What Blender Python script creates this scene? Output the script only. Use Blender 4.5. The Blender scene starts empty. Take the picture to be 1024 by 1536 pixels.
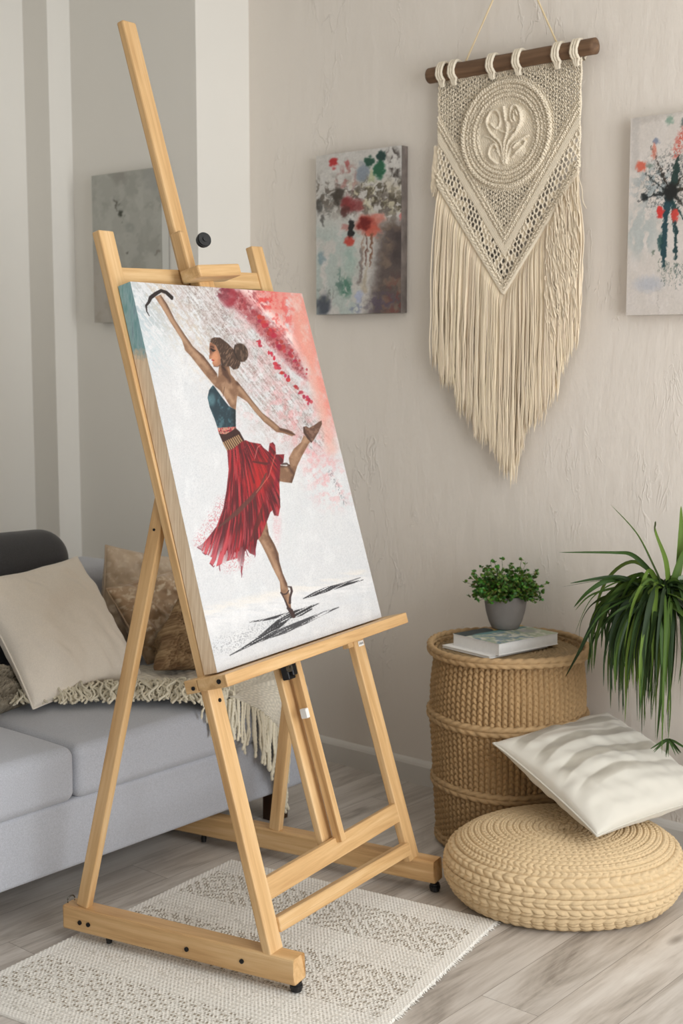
import bpy, bmesh, math, random
import numpy as np
from mathutils import Vector, Matrix, Quaternion
random.seed(7); rng = np.random.default_rng(11)
C = bpy.context.scene.collection
PI = math.pi
# ---------------------------------------------------------------- room frame
# room axes: long wall lies along x at y = WY, camera stands at the origin, 1.4 m up
CAM_H = 1.4; TH = math.radians(40.3); PITCH = math.atan(238/2000.)
Fh = np.array([-math.sin(TH), math.cos(TH), 0]); Rt = np.array([math.cos(TH), math.sin(TH), 0]); Z = np.array([0, 0, 1.])
FW = Fh*math.cos(PITCH)-Z*math.sin(PITCH); UP = Z*math.cos(PITCH)+Fh*math.sin(PITCH); CP = np.array([0, 0, CAM_H])
WY = 3.40
def at(x, y, P, n):                      # point of a real surface (through P, normal n) seen at a place of the photo
    r = FW+Rt*(x-512)/2000.-UP*(y-768)/2000.; n = np.array(n, float)
    return CP+r*(np.dot(np.array(P, float)-CP, n)/np.dot(r, n))
def onz(x, y, z): return at(x, y, (0, 0, z), (0, 0, 1))

# ---------------------------------------------------------------- helpers
def lin(c):
    c = np.array(c, float)
    if c.max() > 1.001: c = c/255.
    return np.where(c <= .04045, c/12.92, ((c+.055)/1.055)**2.4)
def wm(o):
    m = o.matrix_basis.copy()
    while o.parent: o = o.parent; m = o.matrix_basis @ m
    return m
def put(o, M, parent):
    if parent is not None:
        o.parent = parent; o.matrix_basis = wm(parent).inverted() @ M
    else: o.matrix_basis = M
def thing(name, label, cat, loc=(0, 0, 0), rotz=0, group=None):
    o = bpy.data.objects.new(name, None); C.objects.link(o); o.empty_display_size = .05
    o.matrix_basis = Matrix.Translation(loc) @ Matrix.Rotation(rotz, 4, 'Z')
    return tag(o, label, cat, group)
def tag(o, label=None, cat=None, group=None, kind=None):
    if label: o['label'] = label
    if cat: o['category'] = cat
    if group: o['group'] = group
    if kind: o['kind'] = kind
    return o
def mesh(name, V, Fq, mat, parent=None, M=None, smooth=True, col=None, uv=None, label=None):
    V = np.asarray(V, np.float32).reshape(-1, 3)
    me = bpy.data.meshes.new(name)
    if isinstance(Fq, np.ndarray):
        k = Fq.shape[1]; m = len(Fq)
        me.vertices.add(len(V)); me.vertices.foreach_set('co', V.ravel())
        me.loops.add(m*k); me.loops.foreach_set('vertex_index', Fq.astype(np.int32).ravel())
        me.polygons.add(m); me.polygons.foreach_set('loop_start', np.arange(0, m*k, k, dtype=np.int32))
        me.update(calc_edges=True)
    else:
        me.from_pydata([tuple(v) for v in V], [], Fq); me.update()
    if smooth: me.polygons.foreach_set('use_smooth', np.ones(len(me.polygons), bool))
    if col is not None:
        col = np.asarray(col, np.float32).reshape(-1, 3)
        a = me.color_attributes.new('paint', 'FLOAT_COLOR', 'POINT')
        a.data.foreach_set('color', np.concatenate([col, np.ones((len(col), 1), np.float32)], 1).ravel())
    if uv is not None:
        uv = np.asarray(uv, np.float32).reshape(-1, 2); l = me.uv_layers.new(name='UVMap')
        idx = np.empty(len(me.loops), np.int32); me.loops.foreach_get('vertex_index', idx)
        l.data.foreach_set('uv', uv[idx].ravel())
    me.materials.append(mat)
    o = bpy.data.objects.new(name, me); C.objects.link(o)
    put(o, M if M is not None else Matrix(), parent)
    if label: o['label'] = label
    return o
def world(name, V, Fq, mat, parent=None, base=None, **k):    # vertices given in room coordinates
    V = np.asarray(V, float).reshape(-1, 3)
    if parent is not None:
        Mi = np.array(wm(parent)); 
        if base is None: base = Mi[:3, 3]
    if base is None: base = np.array([V[:, 0].mean(), V[:, 1].mean(), V[:, 2].min()])
    return mesh(name, V-np.array(base), Fq, mat, parent, Matrix.Translation(Vector([float(b) for b in base])), **k)
def gridF(nu, nv, cu=False, cv=False):
    i = np.arange(nu if cu else nu-1); j = np.arange(nv if cv else nv-1)
    I, J = np.meshgrid(i, j, indexing='ij'); I2 = (I+1) % nu; J2 = (J+1) % nv
    return np.stack([I*nv+J, I2*nv+J, I2*nv+J2, I*nv+J2], -1).reshape(-1, 4)
def bm_mesh(name, bm, mat, parent=None, M=None, smooth=False, label=None):
    me = bpy.data.meshes.new(name); bm.to_mesh(me); bm.free(); me.materials.append(mat)
    if smooth: me.polygons.foreach_set('use_smooth', np.ones(len(me.polygons), bool))
    o = bpy.data.objects.new(name, me); C.objects.link(o); put(o, M if M is not None else Matrix(), parent)
    if label: o['label'] = label
    return o
def add_box(bm, c, s, bev=0., seg=2, M=None):
    r = bmesh.ops.create_cube(bm, size=1); vs = r['verts']
    bmesh.ops.scale(bm, vec=s, verts=vs)
    if bev > 0:
        es = list({e for v in vs for e in v.link_edges})
        rr = bmesh.ops.bevel(bm, geom=es, offset=bev, segments=seg, affect='EDGES', profile=.5)
        vs = list({v for f in rr['faces'] for v in f.verts} | {v for v in vs if v.is_valid})
        seen = set(vs); st = list(vs)
        while st:
            v = st.pop()
            for e in v.link_edges:
                w = e.other_vert(v)
                if w not in seen: seen.add(w); st.append(w)
        vs = list(seen)
    bmesh.ops.translate(bm, vec=c, verts=vs)
    if M is not None: bmesh.ops.transform(bm, matrix=M, verts=vs)
    return vs
def add_cyl(bm, c, axis, r, h, n=24, r2=None, bev=0):
    q = Vector((0, 0, 1)).rotation_difference(Vector(axis)).to_matrix().to_4x4()
    r_ = bmesh.ops.create_cone(bm, cap_ends=True, segments=n, radius1=r, radius2=r if r2 is None else r2, depth=h)
    bmesh.ops.transform(bm, matrix=Matrix.Translation(c) @ q, verts=r_['verts'])
    return r_['verts']
def frame(P0, P1, upd):
    P0 = Vector(P0); P1 = Vector(P1); x = (P1-P0).normalized(); u = Vector(upd)
    z = (u-x*u.dot(x)).normalized(); y = z.cross(x)
    return Matrix((x, y, z)).transposed().to_4x4(), (P0+P1)/2, (P1-P0).length
def bar(name, P0, P1, w, h, upd, mat, parent, bev=.0025, extra=None, label=None):
    R, c, L = frame(P0, P1, upd)       # length on local x, w on local y, h on local z
    bm = bmesh.new(); add_box(bm, (0, 0, 0), (L, w, h), bev, 2)
    if extra: extra(bm, L)
    return bm_mesh(name, bm, mat, parent, Matrix.Translation(c) @ R, label=label)
def box(name, c, s, mat, parent=None, bev=0., rotz=0, seg=2, smooth=False, label=None):
    bm = bmesh.new(); add_box(bm, (0, 0, 0), s, bev, seg)
    return bm_mesh(name, bm, mat, parent, Matrix.Translation(c) @ Matrix.Rotation(rotz, 4, 'Z'), smooth, label)
def struct(o): o['kind'] = 'structure'; return o
def tubes(paths, sides=5, cap=True):      # paths: list of (pts (k,3), radii (k,)); all the same k
    P = np.array([p for p, r in paths], float); Rr = np.array([np.broadcast_to(r, (len(p),)) for p, r in paths], float)
    n, k, _ = P.shape
    T = np.gradient(P, axis=1); T /= np.linalg.norm(T, axis=2, keepdims=True)+1e-12
    ref = np.where(np.abs(T[..., 2:3]) > .9, np.array([1., 0, 0]), np.array([0, 0, 1.]))
    A = np.cross(T, ref); A /= np.linalg.norm(A, axis=2, keepdims=True)+1e-12; B = np.cross(T, A)
    ang = np.arange(sides)*2*PI/sides
    V = P[:, :, None, :]+Rr[:, :, None, None]*(A[:, :, None, :]*np.cos(ang)[None, None, :, None]+B[:, :, None, :]*np.sin(ang)[None, None, :, None])
    Fq = gridF(k, sides, False, True); Fa = (Fq[None]+(np.arange(n)*k*sides)[:, None, None]).reshape(-1, 4)
    return V.reshape(-1, 3), Fa, n, k, sides
def rope(path, r, twist, strands=3, depth=.35, sides=14, closed=False):   # twisted cord round a path (k,3)
    P = np.array(path, float); k = len(P)
    T = (np.roll(P, -1, 0)-np.roll(P, 1, 0)) if closed else np.gradient(P, axis=0)
    T /= np.linalg.norm(T, axis=1, keepdims=True)+1e-12
    d = np.linalg.norm(np.diff(P, axis=0), axis=1); s = np.concatenate([[0], np.cumsum(d)])
    ref = np.array([0, 0, 1.]) if np.abs(T[:, 2]).mean() < .8 else np.array([0, 1., 0])
    A = np.cross(T, ref); A /= np.linalg.norm(A, axis=1, keepdims=True)+1e-12; B = np.cross(T, A)
    ang = np.arange(sides)*2*PI/sides
    ph = ang[None]*strands+s[:, None]*twist
    rr = r*(1-depth+depth*np.abs(np.cos(ph/2)))
    V = P[:, None]+rr[..., None]*(A[:, None]*np.cos(ang)[None, :, None]+B[:, None]*np.sin(ang)[None, :, None])
    return V.reshape(-1, 3), gridF(k, sides, closed, True)
def join(parts):
    V = []; Fa = []; n = 0
    for v, f in parts: V.append(v); Fa.append(f+n); n += len(v)
    return np.concatenate(V), np.concatenate(Fa)
def lathe(prof, n=48): 
    prof = np.array(prof, float); a = np.arange(n)*2*PI/n
    V = np.stack([prof[:, None, 0]*np.cos(a), prof[:, None, 0]*np.sin(a), np.repeat(prof[:, 1:2], n, 1)], -1)
    return V.reshape(-1, 3), gridF(len(prof), n, False, True)
def spline(pts, n, closed=False):
    P = np.array(pts, float); m = len(P)
    t = np.linspace(0, m if closed else m-1, n, endpoint=not closed); i = np.floor(t).astype(int)
    if not closed: i = np.clip(i, 0, m-2)
    f = (t-i)[:, None]
    g = (lambda j: P[j % m]) if closed else (lambda j: P[np.clip(j, 0, m-1)])
    p0, p1, p2, p3 = g(i-1), g(i), g(i+1), g(i+2)
    return .5*((2*p1)+(-p0+p2)*f+(2*p0-5*p1+4*p2-p3)*f**2+(-p0+3*p1-3*p2+p3)*f**3)
TAB = np.random.default_rng(3).random((256, 256))
def vn(x, y, s=0):
    x = np.asarray(x)+s*17.31; y = np.asarray(y)+s*9.77
    xi = np.floor(x).astype(int); yi = np.floor(y).astype(int); fx = x-xi; fy = y-yi
    fx = fx*fx*(3-2*fx); fy = fy*fy*(3-2*fy)
    g = lambda a, b: TAB[a % 256, b % 256]
    return (g(xi, yi)*(1-fx)+g(xi+1, yi)*fx)*(1-fy)+(g(xi, yi+1)*(1-fx)+g(xi+1, yi+1)*fx)*fy
def fbm(x, y, s=0, o=4):
    v = 0; a = .5; t = 0
    for k in range(o): v = v+a*vn(x*2**k, y*2**k, s+k*3); t += a; a *= .5
    return v/t
def sm(a, b, x): t = np.clip((x-a)/(b-a), 0, 1); return t*t*(3-2*t)

# ---------------------------------------------------------------- materials
def nodes(name):
    m = bpy.data.materials.new(name); m.use_nodes = True; nt = m.node_tree
    b = nt.nodes['Principled BSDF']; return m, nt, b
def N(nt, t, **k):
    n = nt.nodes.new(t)
    for a, v in k.items():
        if hasattr(n, a) and not a.startswith('i_'): setattr(n, a, v)
    return n
def setin(n, **k):
    for a, v in k.items(): n.inputs[a.replace('_', ' ')].default_value = v
def ramp(nt, stops):
    r = nt.nodes.new('ShaderNodeValToRGB'); e = r.color_ramp.elements
    while len(e) < len(stops): e.new(.5)
    for q, (p, c) in zip(e, stops): q.position = p; q.color = (*lin(c), 1)
    return r
def mapping(nt, scale, coord='Object', loc=(0, 0, 0), rot=(0, 0, 0)):
    tc = nt.nodes.new('ShaderNodeTexCoord'); mp = nt.nodes.new('ShaderNodeMapping')
    nt.links.new(tc.outputs[coord], mp.inputs['Vector']); mp.inputs['Scale'].default_value = scale
    mp.inputs['Location'].default_value = loc; mp.inputs['Rotation'].default_value = rot
    return mp.outputs['Vector']
def noise(nt, vec, scale, detail=4, rough=.55, dist=0):
    n = nt.nodes.new('ShaderNodeTexNoise'); nt.links.new(vec, n.inputs['Vector'])
    setin(n, Scale=scale, Detail=detail, Roughness=rough, Distortion=dist); return n
def bump(nt, b, h, strength, dist):
    n = nt.nodes.new('ShaderNodeBump'); nt.links.new(h, n.inputs['Height']); setin(n, Strength=strength, Distance=dist)
    nt.links.new(n.outputs['Normal'], b.inputs['Normal']); return n
def plain(name, c, rough=.6, metal=0, nscale=0, namt=.1, bscale=0, bamt=.3, bdist=.002, sheen=0):
    m, nt, b = nodes(name); c = lin(c)
    b.inputs['Base Color'].default_value = (*c, 1); setin(b, Roughness=rough, Metallic=metal)
    if sheen: b.inputs['Sheen Weight'].default_value = sheen
    if nscale:
        v = mapping(nt, (1, 1, 1)); n = noise(nt, v, nscale)
        r = nt.nodes.new('ShaderNodeValToRGB'); e = r.color_ramp.elements
        e[0].position = .3; e[0].color = (*(c*(1-namt)), 1); e[1].position = .7; e[1].color = (*np.clip(c*(1+namt), 0, 1), 1)
        nt.links.new(n.outputs['Fac'], r.inputs['Fac']); nt.links.new(r.outputs['Color'], b.inputs['Base Color'])
    if bscale:
        v = mapping(nt, (1, 1, 1)); n = noise(nt, v, bscale, 3); bump(nt, b, n.outputs['Fac'], bamt, bdist)
    return m
def wood(name, c0, c1, c2, sc=1., rough=.45):
    m, nt, b = nodes(name)
    oi = nt.nodes.new('ShaderNodeObjectInfo')
    tc = nt.nodes.new('ShaderNodeTexCoord'); add = nt.nodes.new('ShaderNodeVectorMath'); add.operation = 'ADD'
    mul = nt.nodes.new('ShaderNodeVectorMath'); mul.operation = 'SCALE'; mul.inputs[0].default_value = (3.1, 1.7, 2.3)
    nt.links.new(oi.outputs['Random'], mul.inputs['Scale']); nt.links.new(tc.outputs['Object'], add.inputs[0]); nt.links.new(mul.outputs[0], add.inputs[1])
    mp = nt.nodes.new('ShaderNodeMapping'); mp.inputs['Scale'].default_value = (1.6*sc, 26*sc, 26*sc); nt.links.new(add.outputs[0], mp.inputs['Vector'])
    n1 = noise(nt, mp.outputs['Vector'], 1.4, 5, .6, .4)
    mp2 = nt.nodes.new('ShaderNodeMapping'); mp2.inputs['Scale'].default_value = (9*sc, 240*sc, 240*sc); nt.links.new(add.outputs[0], mp2.inputs['Vector'])
    n2 = noise(nt, mp2.outputs['Vector'], 1.2, 3, .6)
    mix = nt.nodes.new('ShaderNodeMath'); mix.operation = 'MULTIPLY_ADD'; mix.inputs[1].default_value = .22
    nt.links.new(n2.outputs['Fac'], mix.inputs[0]); nt.links.new(n1.outputs['Fac'], mix.inputs[2])
    r = ramp(nt, [(.38, c0), (.6, c1), (.85, c2)])
    nt.links.new(mix.outputs[0], r.inputs['Fac']); nt.links.new(r.outputs['Color'], b.inputs['Base Color'])
    setin(b, Roughness=rough); bump(nt, b, mix.outputs[0], .12, .001)
    return m
def painted(name, rough=.55, bscale=0, bamt=.2, bdist=.001, sheen=0):
    m, nt, b = nodes(name); a = nt.nodes.new('ShaderNodeVertexColor'); a.layer_name = 'paint'
    nt.links.new(a.outputs['Color'], b.inputs['Base Color']); setin(b, Roughness=rough)
    if sheen: b.inputs['Sheen Weight'].default_value = sheen
    if bscale:
        v = mapping(nt, (1, 1, 1)); n = noise(nt, v, bscale, 3); bump(nt, b, n.outputs['Fac'], bamt, bdist)
    return m
M_pine = wood('pine', (230, 196, 148), (214, 174, 122), (184, 140, 90))
M_dowel = wood('dowel_wood', (136, 106, 80), (114, 86, 62), (84, 60, 42), 1.5, .7)
M_darkleg = wood('dark_leg_wood', (96, 66, 40), (74, 48, 28), (50, 32, 20))
M_black = plain('black_rubber', (24, 24, 26), .45)
M_steel = plain('screw_steel', (120, 116, 108), .35, 1)
M_blacksteel = plain('blackened_steel', (52, 52, 54), .3, .8)
M_white = plain('white_paint', (236, 234, 230), .45)
M_paper = plain('book_pages', (232, 231, 228), .6, nscale=60, namt=.03)

def wall_mat():
    m, nt, b = nodes('warm_plaster')
    v = mapping(nt, (1, 1, .55)); n0 = noise(nt, v, 1.3, 3)
    r = ramp(nt, [(.3, (232, 223, 212)), (.7, (240, 232, 222))]); nt.links.new(n0.outputs['Fac'], r.inputs['Fac']); nt.links.new(r.outputs['Color'], b.inputs['Base Color'])
    setin(b, Roughness=.85)
    # trowel ridges: thin contour lines of a warped noise, kept only in patches
    v2 = mapping(nt, (1, 1, .34)); n1 = noise(nt, v2, 17, 4, .6, .5)
    s = nt.nodes.new('ShaderNodeMath'); s.operation = 'SUBTRACT'; s.inputs[1].default_value = .5; nt.links.new(n1.outputs['Fac'], s.inputs[0])
    a = nt.nodes.new('ShaderNodeMath'); a.operation = 'ABSOLUTE'; nt.links.new(s.outputs[0], a.inputs[0])
    mr = nt.nodes.new('ShaderNodeMapRange'); nt.links.new(a.outputs[0], mr.inputs['Value']); setin(mr, From_Min=0., From_Max=.022, To_Min=.55, To_Max=0.)
    n2 = noise(nt, v2, 5.5, 3); mr2 = nt.nodes.new('ShaderNodeMapRange'); nt.links.new(n2.outputs['Fac'], mr2.inputs['Value']); setin(mr2, From_Min=.52, From_Max=.66)
    mu = nt.nodes.new('ShaderNodeMath'); mu.operation = 'MULTIPLY'; nt.links.new(mr.outputs[0], mu.inputs[0]); nt.links.new(mr2.outputs[0], mu.inputs[1])
    n3 = noise(nt, v2, 22, 5, .6); ma = nt.nodes.new('ShaderNodeMath'); ma.operation = 'MULTIPLY_ADD'; ma.inputs[1].default_value = .8
    nt.links.new(n3.outputs['Fac'], ma.inputs[0]); nt.links.new(mu.outputs[0], ma.inputs[2])
    bump(nt, b, ma.outputs[0], .62, .0058)
    return m
M_wall = wall_mat()
M_smooth = plain('smooth_white_wall', (236, 232, 224), .85, nscale=1.5, namt=.02, bscale=30, bamt=.1)
M_base = plain('baseboard_white', (224, 219, 211), .5)
M_ceil = plain('ceiling_white', (238, 236, 232), .9)

def floor_mat():
    m, nt, b = nodes('laminate_planks')
    v = mapping(nt, (1, 1, 1), rot=(0, 0, PI/2), loc=(0.03, .095, 0))
    br = nt.nodes.new('ShaderNodeTexBrick'); nt.links.new(v, br.inputs['Vector'])
    br.offset = .37; br.offset_frequency = 2; br.squash = 1
    setin(br, Scale=1., Mortar_Size=.0009, Mortar_Smooth=.2, Bias=0., Brick_Width=1.38, Row_Height=.145)
    br.inputs['Color1'].default_value = (0, 0, 0, 1); br.inputs['Color2'].default_value = (1, 1, 1, 1); br.inputs['Mortar'].default_value = (.5, .5, .5, 1)
    # per-plank tone and shift
    sc = nt.nodes.new('ShaderNodeVectorMath'); sc.operation = 'SCALE'; sc.inputs[0].default_value = (5.3, 2.1, 0); 
    sp = nt.nodes.new('ShaderNodeSeparateColor'); nt.links.new(br.outputs['Color'], sp.inputs[0]); nt.links.new(sp.outputs[0], sc.inputs['Scale'])
    tc = nt.nodes.new('ShaderNodeTexCoord'); ad = nt.nodes.new('ShaderNodeVectorMath'); ad.operation = 'ADD'
    nt.links.new(tc.outputs['Object'], ad.inputs[0]); nt.links.new(sc.outputs[0], ad.inputs[1])
    def mp(s):
        q = nt.nodes.new('ShaderNodeMapping'); q.inputs['Scale'].default_value = s; nt.links.new(ad.outputs[0], q.inputs['Vector']); return q.outputs['Vector']
    n1 = noise(nt, mp((9, 1.3, 1)), 1.2, 5, .6, .8); n2 = noise(nt, mp((70, 4, 1)), 1.5, 4, .65, .3)
    ma = nt.nodes.new('ShaderNodeMath'); ma.operation = 'MULTIPLY_ADD'; ma.inputs[1].default_value = .35
    nt.links.new(n2.outputs['Fac'], ma.inputs[0]); nt.links.new(n1.outputs['Fac'], ma.inputs[2])
    r = ramp(nt, [(.45, (146, 137, 128)), (.58, (186, 177, 167)), (.70, (206, 198, 189)), (.88, (222, 216, 208))])
    nt.links.new(ma.outputs[0], r.inputs['Fac'])
    # knots
    vo = nt.nodes.new('ShaderNodeTexVoronoi'); nt.links.new(mp((5.5, 2.2, 1)), vo.inputs['Vector']); setin(vo, Scale=1.)
    mr = nt.nodes.new('ShaderNodeMapRange'); nt.links.new(vo.outputs['Distance'], mr.inputs['Value']); setin(mr, From_Min=.02, From_Max=.11, To_Min=.75, To_Max=0.)
    mx = nt.nodes.new('ShaderNodeMix'); mx.data_type = 'RGBA'; nt.links.new(mr.outputs[0], mx.inputs[0]); nt.links.new(r.outputs['Color'], mx.inputs[6]); mx.inputs[7].default_value = (*lin((92, 78, 66)), 1)
    tone = nt.nodes.new('ShaderNodeMapRange'); nt.links.new(sp.outputs[0], tone.inputs['Value']); setin(tone, To_Min=.93, To_Max=1.05)
    mt = nt.nodes.new('ShaderNodeVectorMath'); mt.operation = 'SCALE'; nt.links.new(mx.outputs[2], mt.inputs[0]); nt.links.new(tone.outputs[0], mt.inputs['Scale'])
    dk = nt.nodes.new('ShaderNodeMix'); dk.data_type = 'RGBA'; nt.links.new(br.outputs['Fac'], dk.inputs[0]); nt.links.new(mt.outputs[0], dk.inputs[6]); dk.inputs[7].default_value = (*lin((142, 133, 124)), 1)
    nt.links.new(dk.outputs[2], b.inputs['Base Color']); setin(b, Roughness=.42)
    sb = nt.nodes.new('ShaderNodeMath'); sb.operation = 'MULTIPLY_ADD'; sb.inputs[1].default_value = -1.5; nt.links.new(br.outputs['Fac'], sb.inputs[0]); nt.links.new(ma.outputs[0], sb.inputs[2])
    bump(nt, b, sb.outputs[0], .18, .0015)
    return m
M_floor = floor_mat()
def fabric(name, c, sc=900, amt=.1, bd=.0006, big=0):
    m, nt, b = nodes(name); c = lin(c); v = mapping(nt, (1, 1, 1)); n = noise(nt, v, sc*.35, 2, .7)
    r = nt.nodes.new('ShaderNodeValToRGB'); e = r.color_ramp.elements; e[0].position = .3; e[1].position = .7
    e[0].color = (*(c*(1-amt)), 1); e[1].color = (*np.clip(c*(1+amt), 0, 1), 1)
    nt.links.new(n.outputs['Fac'], r.inputs['Fac']); nt.links.new(r.outputs['Color'], b.inputs['Base Color'])
    setin(b, Roughness=.9); b.inputs['Sheen Weight'].default_value = .25
    if big:
        n2 = noise(nt, v, 9, 3); ma = nt.nodes.new('ShaderNodeMath'); ma.operation = 'MULTIPLY_ADD'; ma.inputs[1].default_value = big
        nt.links.new(n2.outputs['Fac'], ma.inputs[0]); nt.links.new(n.outputs['Fac'], ma.inputs[2]); bump(nt, b, ma.outputs[0], .5, bd)
    else: bump(nt, b, n.outputs['Fac'], .5, bd)
    return m
M_sofa = fabric('grey_upholstery', (180, 182, 189), amt=.12)
M_charcoal = fabric('charcoal_fabric', (66, 66, 69), amt=.2)
M_beige = fabric('beige_linen', (240, 230, 216), amt=.06)
M_white_c = fabric('cream_cotton', (226, 219, 206), amt=.05)

# ---------------------------------------------------------------- setting
XR = 1.15; YB = -2.6; ZC = 2.95; XL = -4.09; XS = -3.30; YS1 = 3.15; XS2 = -3.95; YS2 = 3.05
def slab(name, x0, x1, y0, y1, z0, z1, mat): return struct(box(name, ((x0+x1)/2, (y0+y1)/2, (z0+z1)/2), (x1-x0, y1-y0, z1-z0), mat))
slab('floor', XL-.2, XR+.2, YB-.2, WY+.2, -.1, 0, M_floor)
slab('ceiling', XL-.2, XR+.2, YB-.2, WY+.2, ZC, ZC+.1, M_ceil)
slab('wall_back', XS, XR, WY, WY+.2, 0, ZC, M_wall)
def poly_wall(name, pts, mat):        # upright prism from a plan outline
    n = len(pts); V = [(x, y, 0) for x, y in pts]+[(x, y, ZC) for x, y in pts]
    Fq = [tuple(range(n-1, -1, -1)), tuple(range(n, 2*n))]+[(i, (i+1) % n, n+(i+1) % n, n+i) for i in range(n)]
    return struct(world(name, V, Fq, mat, base=(0, 0, 0), smooth=False))
poly_wall('wall_recess', [(XS, YS1), (XS, WY+.2), (XS2, WY+.2), (XS2, YS1)], M_smooth)
poly_wall('wall_pier', [(XS2, YS2), (XS2, WY+.2), (XL, WY+.2), (XL, YS2)], M_smooth)
slab('wall_left', XL-.2, XL, YB, WY+.2, 0, ZC, M_smooth)
# right wall with a broad window, wall behind the camera with an opening added for fill light
def wall_with_window(name, axis, pos, a0, a1, w0, w1, z0, z1, th):
    parts = [(a0, w0, 0, ZC), (w1, a1, 0, ZC), (w0, w1, 0, z0), (w0, w1, z1, ZC)]
    bm = bmesh.new()
    for p0, p1, q0, q1 in parts:
        c = (pos+th/2, (p0+p1)/2, (q0+q1)/2) if axis == 'x' else ((p0+p1)/2, pos+th/2, (q0+q1)/2)
        s = (abs(th), p1-p0, q1-q0) if axis == 'x' else (p1-p0, abs(th), q1-q0)
        add_box(bm, c, s)
    return struct(bm_mesh(name, bm, M_smooth))
WIN1 = (.75, 3.15, .30, 2.70); FILL_WIN = (-2.2, 1.2, .9, 2.3)
wall_with_window('wall_right', 'x', XR, YB, WY+.2, *WIN1[:2], *WIN1[2:], .2)
FILL_WIN = (-2.6, -.2, .9, 2.3)
wall_with_window('wall_rear', 'y', YB, XL-.2, XR+.2, *FILL_WIN[:2], *FILL_WIN[2:], -.2)
mg, nt, bg = nodes('window_glass'); setin(bg, Roughness=0., IOR=1.45); bg.inputs['Transmission Weight'].default_value = 1
bg.inputs['Base Color'].default_value = (1, 1, 1, 1)
def window(name, axis, pos, w0, w1, z0, z1, nb):
    fr = bmesh.new(); t = .06
    def add(c0, c1, q0, q1):
        c = (pos, (c0+c1)/2, (q0+q1)/2) if axis == 'x' else ((c0+c1)/2, pos, (q0+q1)/2)
        s = (.07, c1-c0, q1-q0) if axis == 'x' else (c1-c0, .07, q1-q0); add_box(fr, c, s, .004, 1)
    add(w0, w1, z0, z0+t); add(w0, w1, z1-t, z1)
    for i in range(nb+1):
        p = w0+t/2+(w1-w0-t)*i/nb; add(p-t/2, p+t/2, z0+t, z1-t)
    o = struct(bm_mesh(name, fr, M_white))
    return o
window('window_1', 'x', XR+.1, *WIN1, 2); window('rear_fill_window', 'y', YB-.1, *FILL_WIN, 2)  # the rear one is an unseen window, added for fill
# baseboards (two-step profile)
def baseb(name, x0, y0, x1, y1, nx, ny):
    d = Vector((x1-x0, y1-y0, 0)); L = d.length; d.normalize(); n = Vector((nx, ny, 0))
    prof = [(0, 0), (.016, 0), (.016, .062), (.012, .07), (.007, .076), (0, .08)]
    V = []; 
    for q in (0, 1):
        for t, z in prof: V.append((x0+d.x*L*q+n.x*t, y0+d.y*L*q+n.y*t, z))
    k = len(prof); Fq = [(i, (i+1) % k, k+(i+1) % k, k+i) for i in range(k)]+[tuple(range(k-1, -1, -1)), tuple(range(k, 2*k))]
    return struct(world(name, V, Fq, M_base, base=(0, 0, 0), smooth=False))
baseb('baseboard_back', XS+.016, WY, XR, WY, 0, -1)
baseb('baseboard_recess', XS2, YS1, XS+.016, YS1, 0, -1)
baseb('baseboard_step', XS, YS1, XS, WY-.016, 1, 0)
baseb('baseboard_left', XL, YB, XL, YS2, 1, 0)
baseb('baseboard_right', XR, YB, XR, WY, -1, 0)

# ---------------------------------------------------------------- easel
EO = np.array([-1.924, 2.027, .09]); eu = np.array([-.155, .988, 0]); eu /= np.linalg.norm(eu); eb = np.array([-eu[1], eu[0], 0])
AL = math.radians(15.7); el = eb*math.sin(AL)+Z*math.cos(AL); en = -eb*math.cos(AL)+Z*math.sin(AL)
def LP(a, t, k=0): return EO+eu*a+el*t+en*k
def FP(a, b, z): p = EO+eu*a+eb*b; return np.array([p[0], p[1], z])
easel = thing('easel', 'tall pine studio easel holding the dancer canvas, one end on the rug', 'easel', tuple(FP(.34, .25, 0)))
P_ = M_pine
def screw_on(parent, P, nrm, r=.0055):
    bm = bmesh.new(); add_cyl(bm, (0, 0, 0), (0, 0, 1), r, .003, 14); 
    add_box(bm, (0, 0, .0016), (r*1.5, .0012, .0008)); add_box(bm, (0, 0, .0016), (.0012, r*1.5, .0008))
    q = Vector((0, 0, 1)).rotation_difference(Vector(nrm)).to_matrix().to_4x4()
    return bm_mesh('screw', bm, M_blacksteel, parent, Matrix.Translation(Vector(P)) @ q)
# feet beams; the front upper end is rounded off
def end_round(bm, L):
    for v in bm.verts:
        if v.co.x < -L/2+.004 and v.co.z > 0: v.co.x += .012
def foot(a0, a1, b1, cast):
    P0 = FP(a0, -.062, .0595); P1 = FP(a1, b1, .0595)
    o = bar('foot_beam', P0, P1, .05, .059, Z, P_, easel, .005, end_round)
    d = (P1-P0)/np.linalg.norm(P1-P0)
    for q in (.012, np.linalg.norm(P1-P0)-.12):
        c = P0+d*q; bm = bmesh.new()
        for rr_, zz_ in (((.0125, -.0085), (.0145, -.002), (.0125, .0045), (.009, .010)) if q < .1 else ((.007, -.0085), (.008, -.002), (.007, .0045), (.006, .010))): add_cyl(bm, (0, 0, zz_), (0, 0, 1), rr_, .0075, 20)
        bm_mesh('rubber_foot', bm, M_black, o, Matrix.Translation((c[0], c[1], .0155+RUGZ(c))), label='black rubber foot')
    return o, P0, P1
def RUGZ(c): return .006 if cast_near else 0
cast_near = True; fb1, A0, A1 = foot(.028, -.012, .580, True)
cast_near = False; fb2, B0, B1 = foot(.688, .648, .80, False)
nu = -eu
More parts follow.
